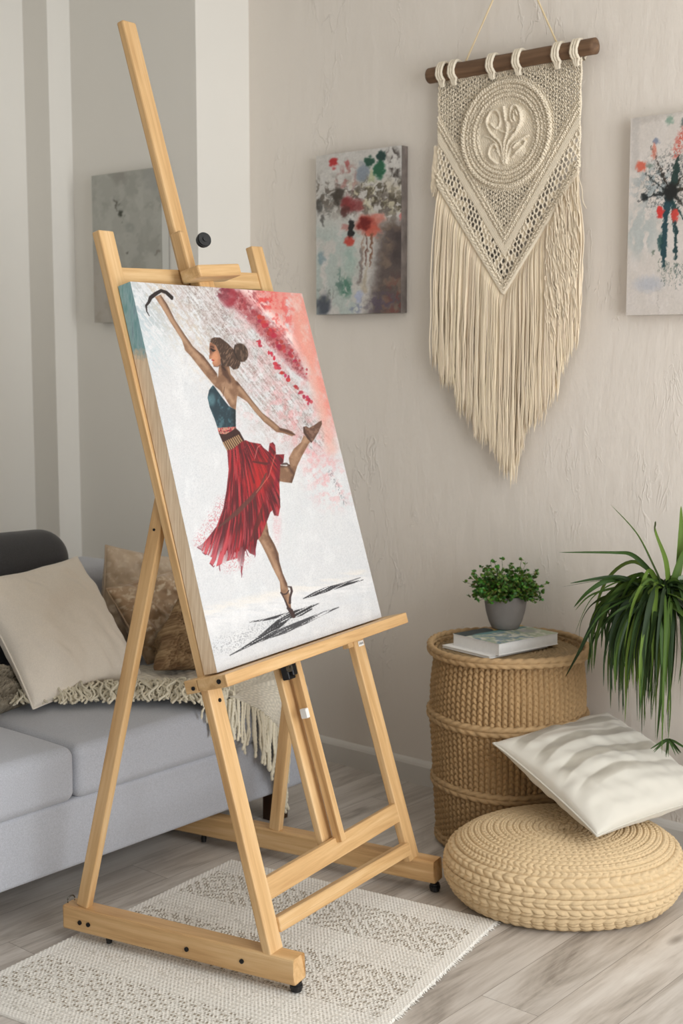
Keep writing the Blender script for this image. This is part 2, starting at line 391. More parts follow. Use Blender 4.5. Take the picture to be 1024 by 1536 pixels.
for (x, y) in ((121.5, 1391), (134, 1389.5), (281.5, 1428), (364, 1443.5)):
    Pn = at(x, y, FP(.003, 0, .06)+(FP(-.037, .575, .06)-FP(.003, 0, .06))*0, np.cross(FP(-.012, .575, .06)-FP(.028, -.062, .06), Z))
    dirn = (A1-A0)/np.linalg.norm(A1-A0); side = np.cross(dirn, Z); side = side if side @ eu < 0 else -side
    tpar = (Pn-A0) @ dirn; Pn = A0+dirn*tpar+side*.0262; Pn[2] = .055+.004*(x > 300)
    screw_on(fb1, Pn, side)
bmr = bmesh.new()
rv, rf = rope([(0, .011*math.cos(a), .011*math.sin(a)) for a in np.arange(20)*2*PI/20], .0018, 0, 1, 0, 8, True)
mesh('metal_ring', rv, rf, M_steel, fb1, Matrix.Translation(Vector(A1+(A1-A0)/np.linalg.norm(A1-A0)*(-.008)+Z*.034)), label='small steel ring')
# front legs
LW = .05; LT = .022
legL = bar('front_leg', LP(.026, -.004, -.011), LP(.019, 1.645, -.011), LW, LT, en, P_, easel, .003)
legR = bar('front_leg', LP(.668, -.004, -.011), LP(.609, 1.650, -.011), LW, LT, en, P_, easel, .003)
# struts
apex = 1.0
for a0, aT in ((-.012, -.022), (.655, .62)):
    Pt = LP(.014 if a0 < 0 else .628, 1.03, -.012); Pb = FP(a0, .530 if a0 < 0 else .430, .088)
    o = bar('rear_strut', Pb, Pt, .022, .034, eb, P_, easel, .003)
    screw_on(o, (Pt*.93+Pb*.07)-eu*.0115, -eu, .003)
# rails
bar('middle_rail', LP(.048, .13, -.010), LP(.645, .128, -.010), .018, .05, el, P_, easel)
def groove(bm, L): add_box(bm, (0, -.011, .006), (L, .006, .02), .002, 1)
bar('lower_rail', LP(.048, .048, -.006), LP(.645, .030, -.006), .026, .034, el, P_, easel, .003, groove)
bar('cross_rail', LP(.04, 1.540, -.013), LP(.588, 1.556, -.013), .016, .045, el, P_, easel)
# mast: rear rail, front strip and long sliding upper part
bar('mast_rail', LP(.341, .12, -.032), LP(.316, 1.0, -.032), .046, .018, en, P_, easel)
bar('mast_strip', LP(.353, .142, .003), LP(.326, .92, .003), .020, .024, en, P_, easel, .002)
mast = bar('mast', LP(.319, .9, -.015), LP(.276, 2.185, -.003), .050, .022, en, P_, easel, .005)
bm = bmesh.new(); add_box(bm, (0, 0, 0), (.012, .024, .02), .002, 1)
bm_mesh('white_clip', bm, M_white, easel, Matrix.Translation(Vector(at(457, 1070, LP(0, 0, .014), en))) @ frame((0, 0, 0), eu, en)[0], label='small white clip')
# black slide lock under the ledge
bm = bmesh.new(); add_box(bm, (0, 0, 0), (.03, .046, .02), .003, 2); add_box(bm, (.004, 0, .014), (.018, .03, .01), .002, 1)
lk = bm_mesh('mast_lock', bm, M_blacksteel, easel, Matrix.Translation(Vector(at(431, 1005, LP(0, 0, 0), en))) @ frame((0, 0, 0), eu, en)[0], label='black steel mast lock')
bm = bmesh.new(); add_cyl(bm, (0, 0, 0), (0, 0, 1), .009, .008, 20); add_cyl(bm, (0, 0, .004), (0, 0, 1), .005, .006, 6)
bm_mesh('lock_bolt', bm, M_steel, lk, Matrix.Translation(Vector(at(434, 1002, LP(0, 0, .022), en))) @ Vector((0, 0, 1)).rotation_difference(Vector(en)).to_matrix().to_4x4())
# ledge
ledge = bar('canvas_ledge', LP(-.034, .611, .042), LP(.778, .611, .042), .082, .028, el, P_, easel, .0025)
cl = bar('ledge_cleat', LP(-.016, .611, -.036), LP(-.016, .611, -.0), .034, .030, el, P_, ledge, .002)
screw_on(ledge, LP(-.0345, .612, .062), -eu, .0055); screw_on(ledge, LP(-.0345, .607, -.012), -eu, .0045)
screw_on(legL, LP(.030, .565, .0006), en, .0045)
bm = bmesh.new(); add_box(bm, (0, 0, 0), (.026, .014, .0015), .0005, 1)
tg = bm_mesh('metal_tag', bm, M_white, legR, Matrix.Translation(Vector(LP(.652, .577, .0012))) @ frame((0, 0, 0), eu, en)[0], label='small white label plate')
bm = bmesh.new()
for i in range(4): add_box(bm, (-.008+i*.0052, 0, 0), (.0022, .005, .0006))
bm_mesh('tag_print', bm, M_blacksteel, tg, Matrix.Translation(Vector(LP(.652, .577, .0022))) @ frame((0, 0, 0), eu, en)[0])
bar('rail_bracket', LP(.60, .585, -.014), LP(.642, .585, -.014), .02, .022, el, P_, easel, .002)
# top clamp
cb = bar('top_clamp', LP(.215, 1.536, .055), LP(.385, 1.549, .055), .058, .030, el, P_, easel, .005)
bar('clamp_cheek', LP(.262, 1.53, .014), LP(.257, 1.655, .014), .018, .034, en, P_, cb, .006)
bar('clamp_wedge', LP(.300, 1.512, .022), LP(.300, 1.545, .022), .060, .030, en, P_, cb, .004)
kn = at(304, 361, LP(0, 0, .0), en)
bm = bmesh.new()
for r, h, z in ((.017, .008, 0), (.0185, .006, .006), (.0165, .004, .011), (.006, .004, .014)): add_cyl(bm, (0, 0, z), (0, 0, 1), r, h, 36)
add_cyl(bm, (0, 0, -.010), (0, 0, 1), .004, .018, 12)
ax = Vector(-eu*.45+en*.9).normalized()
bm_mesh('clamp_knob', bm, M_black, easel, Matrix.Translation(Vector(kn)) @ Vector((0, 0, 1)).rotation_difference(ax).to_matrix().to_4x4(), label='round black plastic knob')

# ---------------------------------------------------------------- painting tools (work in the sketch's own coordinates)
def homog(src, dst):
    A = []; b = []
    for (x, y), (u, v) in zip(src, dst):
        A += [[x, y, 1, 0, 0, 0, -u*x, -u*y], [0, 0, 0, x, y, 1, -v*x, -v*y]]; b += [u, v]
    h = np.linalg.solve(np.array(A, float), np.array(b, float)); return np.append(h, 1).reshape(3, 3)
def apply_h(H, x, y):
    w = H[2, 0]*x+H[2, 1]*y+H[2, 2]; return (H[0, 0]*x+H[0, 1]*y+H[0, 2])/w, (H[1, 0]*x+H[1, 1]*y+H[1, 2])/w
class Pic:
    def __init__(s, X, Y, base): s.X = X; s.Y = Y; s.c = np.ones(X.shape+(3,))*np.array(base)/255.
    def mixm(s, m, c):
        c = np.array(c, float)
        if c.ndim == 1: c = np.ones_like(s.c)*c/255.
        s.c = s.c*(1-m[..., None])+c*m[..., None]
    def poly(s, pts, soft=1.):
        P = np.array(pts, float); x0, y0 = P.min(0)-3*soft-2; x1, y1 = P.max(0)+3*soft+2
        m = np.zeros_like(s.X); sel = (s.X > x0) & (s.X < x1) & (s.Y > y0) & (s.Y < y1)
        X = s.X[sel]; Y = s.Y[sel]; d = np.full(X.shape, 1e9); ins = np.zeros(X.shape, bool)
        for (ax, ay), (bx, by) in zip(P, np.roll(P, -1, 0)):
            t = np.clip(((X-ax)*(bx-ax)+(Y-ay)*(by-ay))/((bx-ax)**2+(by-ay)**2+1e-9), 0, 1)
            d = np.minimum(d, np.hypot(X-ax-t*(bx-ax), Y-ay-t*(by-ay)))
            cr = ((ay > Y) != (by > Y)) & (X < (bx-ax)*(Y-ay)/(by-ay+1e-12)+ax); ins ^= cr
        sd = np.where(ins, d, -d); m[sel] = np.clip(sd/soft+.5, 0, 1); return m
    def line(s, pts, w, soft=1.):
        P = np.array(pts, float); w = np.broadcast_to(np.array(w, float), (len(P),)); m = np.zeros_like(s.X)
        for i in range(len(P)-1):
            (ax, ay), (bx, by) = P[i], P[i+1]; R_ = max(w[i], w[i+1])+soft+1
            sel = (s.X > min(ax, bx)-R_) & (s.X < max(ax, bx)+R_) & (s.Y > min(ay, by)-R_) & (s.Y < max(ay, by)+R_)
            X = s.X[sel]; Y = s.Y[sel]
            t = np.clip(((X-ax)*(bx-ax)+(Y-ay)*(by-ay))/((bx-ax)**2+(by-ay)**2+1e-9), 0, 1)
            d = np.hypot(X-ax-t*(bx-ax), Y-ay-t*(by-ay)); ww = w[i]+(w[i+1]-w[i])*t
            m[sel] = np.maximum(m[sel], np.clip((ww/2-d)/soft+.5, 0, 1))
        return m
    def ell(s, cx, cy, rx, ry, soft=.2, rot=0):
        c, q = math.cos(rot), math.sin(rot); x = ((s.X-cx)*c+(s.Y-cy)*q)/rx; y = (-(s.X-cx)*q+(s.Y-cy)*c)/ry
        return 1-sm(1-soft, 1+soft, np.hypot(x, y))
    def band(s, a, b, w, soft):  # soft band along a segment, w half width
        (ax, ay), (bx, by) = a, b; t = np.clip(((s.X-ax)*(bx-ax)+(s.Y-ay)*(by-ay))/((bx-ax)**2+(by-ay)**2), 0, 1)
        return 1-sm(w-soft, w+soft, np.hypot(s.X-ax-t*(bx-ax), s.Y-ay-t*(by-ay)))
def canvas_face(name, TL, TR, BR, BL, nu_, nv_, sketch, paint, mat, parent, off):
    s = np.linspace(0, 1, nu_); t = np.linspace(0, 1, nv_); T, S = np.meshgrid(t, s, indexing='ij')
    W = (1-T)[..., None]*((1-S)[..., None]*TL+S[..., None]*TR)+T[..., None]*((1-S)[..., None]*BL+S[..., None]*BR)
    H = homog([(0, 0), (1, 0), (1, 1), (0, 1)], sketch); X, Y = apply_h(H, S, T)
    col = paint(X, Y, S, T); relief = (fbm(S*nu_*.25, T*nv_*.25, 5, 2)-.5)*.0006
    W = W+off*(1+0*relief[..., None])+np.array(off)/np.linalg.norm(off)*relief[..., None]
    return world(name, W, gridF(nv_, nu_)[:, ::-1].copy(), mat, parent, col=lin_arr(col))
def lin_arr(c): c = np.clip(c, 0, 1); return np.where(c <= .04045, c/12.92, ((c+.055)/1.055)**2.4)
M_paint = painted('acrylic_paint', .6, 900, .25, .0004)

# ---------------------------------------------------------------- dancer painting
A_ = lambda *p: [(220+x/3.657, 420+y/3.657) for x, y in p]
B_ = lambda *p: [(290+x/4.876, 640+y/4.876) for x, y in p]
G_ = lambda *p: [(160+x/2.327, 400+y/2.327) for x, y in p]
def paint_dancer(X, Y, S, T):
    p = Pic(X, Y, (210, 210, 211)); s = p
    n = lambda f, g, k: fbm(X/f, Y/g, k)
    # rotated coordinates for the diagonal strokes (down-right)
    ca, sa = math.cos(math.radians(50)), math.sin(math.radians(50)); U = X*ca+Y*sa; Vv = -X*sa+Y*ca
    dstr = .55*fbm(U/16, Vv/1.9, 7)+.45*fbm(U/5, Vv/3.5, 77); grain = vn(X/1.1, Y/1.1, 9)
    p.mixm(.5*sm(.45, .7, n(30, 38, 1)), (206, 208, 210)); p.mixm(.35*sm(.5, .75, n(14, 30, 2)), (226, 226, 226))
    p.mixm(.35*sm(.55, .85, grain), (190, 192, 196))
    # cool tint in the upper left, streaky greys across the top
    tl = p.band((170, 430), (215, 520), 45, 30); p.mixm(.5*tl*sm(.35, .65, dstr), (176, 194, 200)); p.mixm(.4*p.ell(232, 470, 40, 22, .5, .7)*sm(.4, .6, dstr), (150, 168, 178))
    g1 = p.band((260, 420), (430, 610), 42, 30); p.mixm(.65*g1*sm(.42, .64, dstr)*(.25+.75*grain), (146, 132, 122))
    g2 = p.band((300, 430), (470, 640), 26, 18); p.mixm(.7*g2*sm(.46, .66, .6*fbm(U/14, Vv/1.5, 8)+.4*fbm(X/3, Y/3, 78))*(.1+.9*grain), (112, 94, 88))
    p.mixm(.5*p.band((240, 440), (330, 560), 24, 20)*sm(.45, .7, dstr), (224, 208, 186))
    # pink mist and the red sweep
    rr = p.band((380, 430), (480, 640), 46, 34); p.mixm(.55*rr*sm(.3, .75, n(9, 9, 4))*(.45+.55*grain), (226, 150, 150))
    p.mixm(.6*p.band((430, 600), (500, 720), 26, 22)*sm(.45, .7, n(7, 7, 5))*(.4+.6*grain), (228, 150, 152))
    p.mixm(.5*p.band((350, 560), (420, 640), 30, 26)*sm(.5, .75, n(9, 9, 6))*grain, (232, 176, 176))
    rd = p.poly([(352, 434), (392, 436), (404, 452), (398, 470), (424, 486), (446, 520), (462, 560), (448, 552), (424, 528), (396, 500), (372, 474), (350, 458)], 8)
    p.mixm(.95*rd*sm(.2, .45, n(7, 7, 12)*.7+.3*dstr)*(.7+.3*grain), (178, 84, 88)); 
    p.mixm(.8*rd*sm(.5, .72, n(6, 6, 13))*(.5+.5*grain), (158, 44, 56)); p.mixm(.5*rd*sm(.52, .7, n(3, 3, 79)), (122, 40, 50)); p.mixm(.8*p.ell(348, 446, 12, 15, .35), (158, 40, 56))
    p.mixm(.8*p.ell(340, 440, 10, 12, .4)*sm(.3, .6, n(4, 4, 14)), (122, 34, 50))
    p.mixm(.45*p.band((300, 440), (450, 640), 55, 40)*sm(.4, .7, n(10, 10, 80))*(.3+.7*grain), (190, 168, 164))
    # bright gap, coral corner
    p.mixm(.85*p.band((372, 430), (452, 512), 9, 8)*sm(.3, .6, dstr), (246, 222, 216))
    cor = p.poly([(384, 425), (470, 425), (530, 650), (488, 612), (470, 560), (440, 500), (404, 460)], 16)
    p.mixm(.85*cor*sm(.2, .55, n(12, 16, 15)*.7+.3*dstr), (224, 138, 126)); p.mixm(.8*p.ell(404, 447, 15, 14, .5)*sm(.3, .6, n(6, 6, 16)), (224, 62, 60))
    p.mixm(.6*p.ell(425, 470, 20, 30, .6, .5)*sm(.45, .7, n(5, 5, 17)), (226, 80, 78))
    p.mixm(.5*p.band((448, 450), (498, 660), 9, 8), (230, 160, 140))
    # red clots
    rb = np.random.default_rng(5)
    for (ax, ay, bx, by, k, r0, r1) in ((388, 505, 470, 600, 34, 2, 5), (422, 512, 440, 528, 14, 3, 4.5), (440, 528, 462, 552, 12, 1.2, 2.6), (392, 470, 424, 520, 20, 3, 6)):
        for i in range(k):
            t = rb.random(); cx = ax+(bx-ax)*t+rb.normal()*2.5; cy = ay+(by-ay)*t+rb.normal()*3
            p.mixm(.8*p.ell(cx, cy, rb.uniform(r0, r1)*.75, rb.uniform(r0, r1)*.75, .3), (rb.integers(160, 215), rb.integers(28, 70), rb.integers(50, 80)))
    p.mixm(.6*p.band((400, 700), (455, 800), 22, 20)*sm(.5, .7, fbm(X/2.5, Y/60, 21)), (206, 208, 208))
    p.mixm(.5*p.band((455, 700), (500, 770), 18, 16)*sm(.5, .72, fbm(X/2.5, Y/60, 22)), (214, 214, 212))
    p.mixm(.5*p.band((496, 696), (518, 742), 3, 3)*sm(.5, .62, vn(X/1.2, Y/2.2, 23)), (120, 122, 128))
    # warm floor line
    for a, b, w, c, m in (((300, 918), (545, 850), 7, (224, 218, 210), .7), ((300, 935), (550, 865), 12, (228, 226, 226), .5)):
        p.mixm(m*p.band(a, b, w, w*.8)*sm(.25, .6, n(20, 4, 24)), c)
    p.mixm(.35*sm(.5, .75, fbm(X/22, Y/5, 25))*(Y > 880), (210, 212, 216))
    # charcoal floor strokes
    def char(pts, w, m=1, c=(52, 52, 56)):
        q = G_(*pts); ls = fbm((X*.86-Y*.5)/26, (X*.5+Y*.86)/1.0, 31); p.mixm(m*p.line(q, w, .8)*sm(.3, .46, ls), c)
    char([(435, 1355), (470, 1335), (520, 1305), (570, 1270), (620, 1222), (650, 1205)], [1.2, 2.5, 6, 12, 12, 3]); char([(500, 1320), (560, 1290), (620, 1262), (700, 1225), (760, 1195), (815, 1172)], [1, 5, 10, 8, 5, 1], .85)
    char([(505, 1232), (560, 1222), (620, 1205), (690, 1185), (745, 1160)], [1.5, 3, 5, 6, 1.5]); char([(600, 1225), (680, 1200), (720, 1180)], [2, 6, 2])
    char([(690, 1143), (730, 1125), (780, 1105), (840, 1088), (900, 1070)], [1, 6, 7.5, 4, .8]); char([(760, 1105), (830, 1085), (890, 1062)], [1, 3, 1], .7)
    p.mixm(.4*p.ell(400, 940, 60, 14, .6, -.4)*sm(.6, .75, grain), (120, 122, 128)); p.mixm(.35*p.ell(340, 965, 26, 12, .6, -.4)*sm(.6, .75, grain), (120, 122, 128))
    # ---- figure
    skin = (136, 100, 76); lt = (184, 148, 118); dk = (84, 56, 44)
    def limb(poly, hi, lo, seed):
        m = p.poly(poly, 1.1); t = fbm(X/9, Y/9, seed)
        p.mixm(m, skin); p.mixm(m*.6*sm(.35, .7, t), lt)
        if lo: p.mixm(m*p.line(lo, 4.5, 4)*.8, dk)
        if hi: p.mixm(m*p.line(hi, 5, 5)*.8, lt)
        return m
    limb(A_((75, 115), (105, 100), (140, 150), (180, 230), (235, 310), (275, 365), (330, 410), (400, 500), (408, 540), (385, 562), (330, 500), (262, 415), (232, 385), (215, 330), (165, 255), (110, 165)),
         A_((95, 115), (150, 210), (215, 310), (265, 380), (350, 475)), A_((115, 110), (160, 190), (230, 305), (280, 365), (340, 420), (400, 500)), 41)
    p.mixm(p.line(A_((163, 112), (135, 88), (108, 80), (78, 98), (52, 118), (42, 142), (27, 160), (30, 190), (43, 213)), [5.5, 5, 4.5, 5.5, 5.5, 4, 3, 1.8, 1], .8), (38, 28, 28))
    p.mixm(p.line(A_((150, 95), (165, 118)), [3, 4], .8), (38, 28, 28))
    # neck, chest, shoulder
    limb(A_((412, 455), (465, 450), (474, 500), (492, 520), (512, 560), (507, 620), (499, 692), (470, 672), (440, 622), (415, 588), (385, 565), (400, 540), (408, 505)), A_((440, 580), (470, 620), (486, 650)), A_((440, 470), (462, 510), (470, 540)), 42)
    p.mixm(.6*p.line(A_((430, 470), (440, 500), (455, 520)), [4, 5, 3], 2), (70, 44, 36)); p.mixm(.6*p.line(A_((440, 570), (432, 620)), [1, .8], .7), dk)
    limb(A_((478, 518), (512, 540), (552, 590), (592, 640), (642, 700), (702, 745), (742, 780), (772, 784), (802, 793), (822, 812), (802, 820), (760, 806), (718, 800), (650, 747), (600, 692), (560, 642), (517, 617), (500, 612), (482, 560)),
         A_((520, 570), (590, 655), (650, 720), (720, 775)), A_((510, 545), (555, 595), (640, 702), (740, 780)), 43)
    p.mixm(.8*p.line(A_((745, 785), (780, 795), (818, 812)), [4, 4, 1.5], 1.2), (88, 58, 46))
    # bodice
    top = p.poly(A_((378, 563), (388, 572), (402, 592), (432, 632), (462, 670), (499, 690), (499, 780), (472, 790), (402, 792), (385, 742), (360, 682), (349, 630), (357, 590)), 1.1)
    p.mixm(top, (40, 62, 72)); p.mixm(top*sm(.45, .7, n(5, 6, 44)), (70, 104, 114)); p.mixm(top*.7*p.line(A_((495, 690), (492, 780)), 7, 6), (24, 36, 42)); p.mixm(top*.6*p.ell(*A_((372, 640))[0], 5, 9, .5), (104, 142, 150))
    # midriff and sash
    m = p.poly(A_((400, 790), (499, 780), (503, 800), (440, 828), (408, 822)), 1.); p.mixm(m, (196, 140, 120)); p.mixm(m*sm(.5, .6, n(2.2, 1.6, 45)), (204, 70, 84)); p.mixm(m*.7*sm(.6, .7, n(1.6, 2, 46)), (60, 34, 30))
    p.mixm(p.poly(A_((408, 820), (445, 822), (500, 788), (520, 806), (548, 858), (456, 918), (434, 880)), 1.), (62, 34, 30))
    for i in range(9):
        t = i/8.; a = (432+(512-432)*t, 868+(826-868)*t); b = (a[0]+26, a[1]+48-8*t)
        p.mixm(.9*p.line(A_(a, b), 1.9, .8), (188, 154, 112))
    # standing leg
    limb(B_((478, 775), (545, 650), (560, 750), (600, 820), (630, 890), (636, 950), (662, 1040), (692, 1110), (702, 1160), (716, 1210), (722, 1290), (748, 1366), (735, 1375), (704, 1302), (672, 1222), (648, 1185), (640, 1100), (590, 1000), (540, 890), (505, 820)),
         B_((520, 800), (580, 920), (630, 1040), (665, 1140)), B_((550, 720), (600, 830), (632, 950), (690, 1120)), 47)
    # raised leg
    limb(B_((634, 235), (690, 240), (712, 225), (706, 180), (740, 115), (795, 62), (815, 12), (872, 45), (850, 72), (802, 160), (768, 232), (748, 300), (727, 362), (680, 358), (630, 350)),
         B_((760, 150), (800, 90), (830, 40)), B_((640, 240), (700, 236), (745, 300), (725, 355)), 48)
    p.mixm(.8*p.line(B_((655, 225), (690, 222), (712, 235)), [3, 3, 1.5], 1), (58, 36, 30))
    sh = p.poly(A_((864, 768), (880, 763), (897, 772), (925, 755), (950, 736), (964, 730), (966, 748), (945, 795), (925, 830), (908, 852), (888, 832), (866, 800)), 1.1); p.mixm(sh, (108, 76, 62)); p.mixm(sh*sm(.5, .65, n(4, 4, 49)), (136, 102, 86)); p.mixm(sh*.7*p.line(A_((864, 768), (872, 800), (908, 850)), 3.5, 2), (62, 40, 34))
    # skirt
    sk_pts = B_((262, 140), (300, 130), (372, 70), (395, 62), (425, 75), (500, 85), (522, 112), (560, 142), (568, 80), (590, 70), (606, 90), (612, 158), (672, 155), (665, 212), (642, 232), (636, 380), (642, 540), (628, 608), (600, 604), (586, 566), (570, 582), (545, 650), (505, 755), (475, 792), (455, 905), (420, 890), (400, 860), (385, 880), (376, 990), (362, 1055), (352, 1000), (330, 930), (250, 955), (200, 985), (160, 1003), (130, 975), (152, 930), (95, 905), (72, 880), (42, 858), (80, 830), (112, 795), (182, 700), (232, 560), (256, 430), (272, 280))
    sk = p.poly(sk_pts, 1.4)
    # strand field: streams from the waist (320,655) fanning down-left
    wx, wy = 345, 600; ang = np.arctan2(X-wx-(Y-wy)**2*-.0009, Y-wy); st = fbm(ang*42, (Y+X*.3)/50, 51, 3); st2 = fbm(ang*95, (Y+X*.3)/26, 52, 2)
    lower = sm(760, 850, Y+.35*(330-X)); lw2 = sm(800, 846, Y+.25*(330-X)); frag = sm(.0, .08, st2-.30-.22*lower*.6-.24*lw2+.06)*1.+(1-lower)*.0; frag = np.clip(np.maximum(frag, 1-lower*1.0), 0, 1)
    ms = sk*frag; p.mixm(ms, (132, 22, 34)); p.mixm(ms*.85*sm(.46, .64, st), (172, 32, 42)); p.mixm(ms*.85*sm(.48, .64, 1-st), (98, 20, 32)); p.mixm(ms*.55*sm(.58, .72, st2), (198, 84, 86)); p.mixm(ms*.75*sm(.56, .68, 1-st2), (74, 30, 34))
    p.mixm(ms*.6*lower*sm(.45, .6, st2), (226, 120, 130))
    p.mixm(ms*.5*p.ell(*B_((500, 310))[0], 17, 26, .6, .3), (216, 40, 36))
    for pts, w, c, a in ((((540, 300), (500, 400), (420, 495), (330, 590), (190, 710)), [2.5, 4, 6, 7, 2], (98, 60, 52), .85), (((372, 130), (420, 240), (455, 370)), [1, 3, 2], (80, 16, 26), .7), (((520, 520), (490, 640), (430, 800)), [2, 7, 3], (92, 36, 32), .7),
                          (((460, 190), (480, 110), (500, 95)), [1, 1.2, 1], (226, 150, 140), .7), (((450, 215), (540, 228), (560, 222)), [3, 4, 2], (84, 34, 34), .8), (((572, 150), (560, 230), (560, 330)), [3, 5, 3], (104, 22, 40), .7), (((610, 150), (560, 320), (470, 440)), [1, 1.2, 1], (226, 130, 110), .7), (((620, 165), (635, 260), (600, 420)), [4, 6, 3], (128, 20, 44), .6)):
        p.mixm(a*sk*p.line(B_(*pts), w, 1.2), c)
    for pts in (((42, 858), (60, 868), (78, 880)), ((80, 895), (100, 910), (120, 905)), ((135, 975), (160, 1000), (168, 990)), ((395, 870), (405, 905), (412, 915)), ((200, 985), (204, 1020), (206, 1030)), ((460, 850), (462, 900), (458, 920)), ((360, 990), (364, 1050), (362, 1075))):
        p.mixm(.8*p.line(B_(*pts), [1.2, 1.4, .6], .7), (120, 24, 44))
    mist = p.band(B_((60, 820))[0], B_((230, 520))[0], 8, 8)+p.ell(*B_((320, 960))[0], 20, 12, .7, -.4)
    p.mixm(np.clip(mist, 0, 1)*.5*sm(.55, .7, grain), (206, 90, 100))
    p.mixm(.45*p.ell(*B_((620, 680))[0], 6, 26, .6)*grain, (222, 150, 156))
    # face and hair
    f = p.poly(A_((368, 333), (395, 350), (412, 385), (424, 420), (422, 452), (402, 463), (384, 462), (376, 446), (379, 436), (372, 430), (376, 422), (360, 426), (359, 410), (363, 398), (361, 370), (363, 345)), .8)
    p.mixm(f, (176, 122, 92)); p.mixm(f*p.ell(*A_((375, 375))[0], 4, 8, .5), (120, 80, 64)); p.mixm(f*.8*p.ell(*A_((390, 415))[0], 5, 9, .5), (214, 150, 112))
    p.mixm(.95*p.line(A_((371, 372), (382, 380), (394, 378)), [2.2, 3.4, 1.2], .7), (28, 20, 20)); p.mixm(.8*p.line(A_((368, 358), (385, 362)), 1.1, .7), (40, 28, 24))
    p.mixm(.9*p.line(A_((374, 430), (384, 431)), 1.7, .7), (176, 40, 44)); p.mixm(.6*p.line(A_((384, 462), (404, 464), (420, 452)), 1.4, 1), (90, 52, 42))
    hr = p.poly(A_((366, 334), (372, 318), (388, 310), (420, 310), (460, 338), (490, 368), (520, 408), (528, 440), (516, 468), (490, 476), (470, 458), (450, 462), (428, 455), (424, 425), (412, 385), (396, 352), (375, 340)), 1.)
    p.mixm(hr, (74, 54, 44)); p.mixm(hr*sm(.5, .68, fbm(X/1.6+Y/3, Y/7-X/6, 55)), (122, 96, 78)); 
    bn = p.ell(*A_((530, 384))[0], 10.5, 13.5, .1, -.25); p.mixm(bn, (70, 52, 42)); p.mixm(bn*.8*sm(.5, .65, fbm(X/1.8, Y/5, 56)), (120, 96, 80)); p.mixm(.8*p.line(A_((500, 345), (494, 380), (512, 420)), 1.6, 1), (40, 28, 24))
    p.mixm(.7*p.line(A_((425, 425), (430, 460), (445, 480)), [3, 4, 2], 1.5), (50, 34, 28))
    # sandal
    for pts, w in ((((648, 1182), (668, 1196), (690, 1190), (706, 1165)), [2, 2, 2, 1.6]), (((700, 1136), (722, 1140), (728, 1170), (716, 1215), (714, 1260)), [1.6, 3, 3.4, 3, 3.6]), (((700, 1300), (722, 1320), (742, 1362)), [4, 7, 5.5]), (((650, 1185), (672, 1225), (704, 1300)), [1.6, 1.8, 3])):
        p.mixm(.95*p.line(B_(*pts), w, .9), (62, 42, 42))
    c = p.c*(.86+.14*p.c.mean(-1, keepdims=True)/.82)*(1+(vn(X/.9, Y/.9, 60)-.5)[..., None]*.06)
    return c
TH_C = .036
c_BL, c_BR, c_TR, c_TL = LP(-.004, .629, .002), LP(.722, .629, .002), LP(.709, 1.514, .002), LP(.012, 1.514, .002)
painting = thing('canvas_painting', 'large canvas painting of a dancer in a red skirt, resting on the pine easel', 'painting', tuple(c_BL*.5+c_BR*.5))
def canvas_block(name, TL, TR, BR, BL, nrm, th, mat, parent, split=None):
    V = [TL, TR, BR, BL, TL+nrm*th, TR+nrm*th, BR+nrm*th, BL+nrm*th]
    return world(name, V, [(0, 1, 2, 3), (7, 6, 5, 4), (0, 4, 5, 1), (1, 5, 6, 2), (2, 6, 7, 3), (3, 7, 4, 0)], mat, parent, smooth=False)
mside, nt, bs = nodes('canvas_edge')
tc = nt.nodes.new('ShaderNodeTexCoord'); sp = nt.nodes.new('ShaderNodeSeparateXYZ'); nt.links.new(tc.outputs['Object'], sp.inputs[0])
v = mapping(nt, (120, 120, 5)); nn = noise(nt, v, 2.5, 3); wr = ramp(nt, [(.35, (244, 222, 194)), (.65, (222, 194, 160))]); nt.links.new(nn.outputs['Fac'], wr.inputs['Fac'])
tr = ramp(nt, [(.3, (118, 168, 172)), (.55, (156, 192, 198)), (.75, (126, 150, 168))]); v3 = mapping(nt, (70, 70, 14)); n3 = noise(nt, v3, 2, 3); nt.links.new(n3.outputs['Fac'], tr.inputs['Fac'])
n4 = noise(nt, mapping(nt, (40, 40, 40)), 2, 3); ad = nt.nodes.new('ShaderNodeMath'); ad.operation = 'MULTIPLY_ADD'; ad.inputs[1].default_value = .05; nt.links.new(n4.outputs['Fac'], ad.inputs[0]); nt.links.new(sp.outputs['Z'], ad.inputs[2])
mr = nt.nodes.new('ShaderNodeMapRange'); nt.links.new(ad.outputs[0], mr.inputs['Value']); setin(mr, From_Min=.715, From_Max=.74)
mx = nt.nodes.new('ShaderNodeMix'); mx.data_type = 'RGBA'; nt.links.new(mr.outputs[0], mx.inputs[0]); nt.links.new(wr.outputs['Color'], mx.inputs[6]); nt.links.new(tr.outputs['Color'], mx.inputs[7])
nt.links.new(mx.outputs[2], bs.inputs['Base Color']); setin(bs, Roughness=.7)
canvas_block('stretcher_frame', c_TL, c_TR, c_BR, c_BL, en, TH_C, mside, painting)['label'] = 'wood-toned side edges with teal paint near the top'
canvas_face('painted_canvas', c_TL, c_TR, c_BR, c_BL, 430, 700, [(205, 431), (456, 437), (575, 918), (328, 1010)], paint_dancer, M_paint, painting, en*(TH_C+.0008))

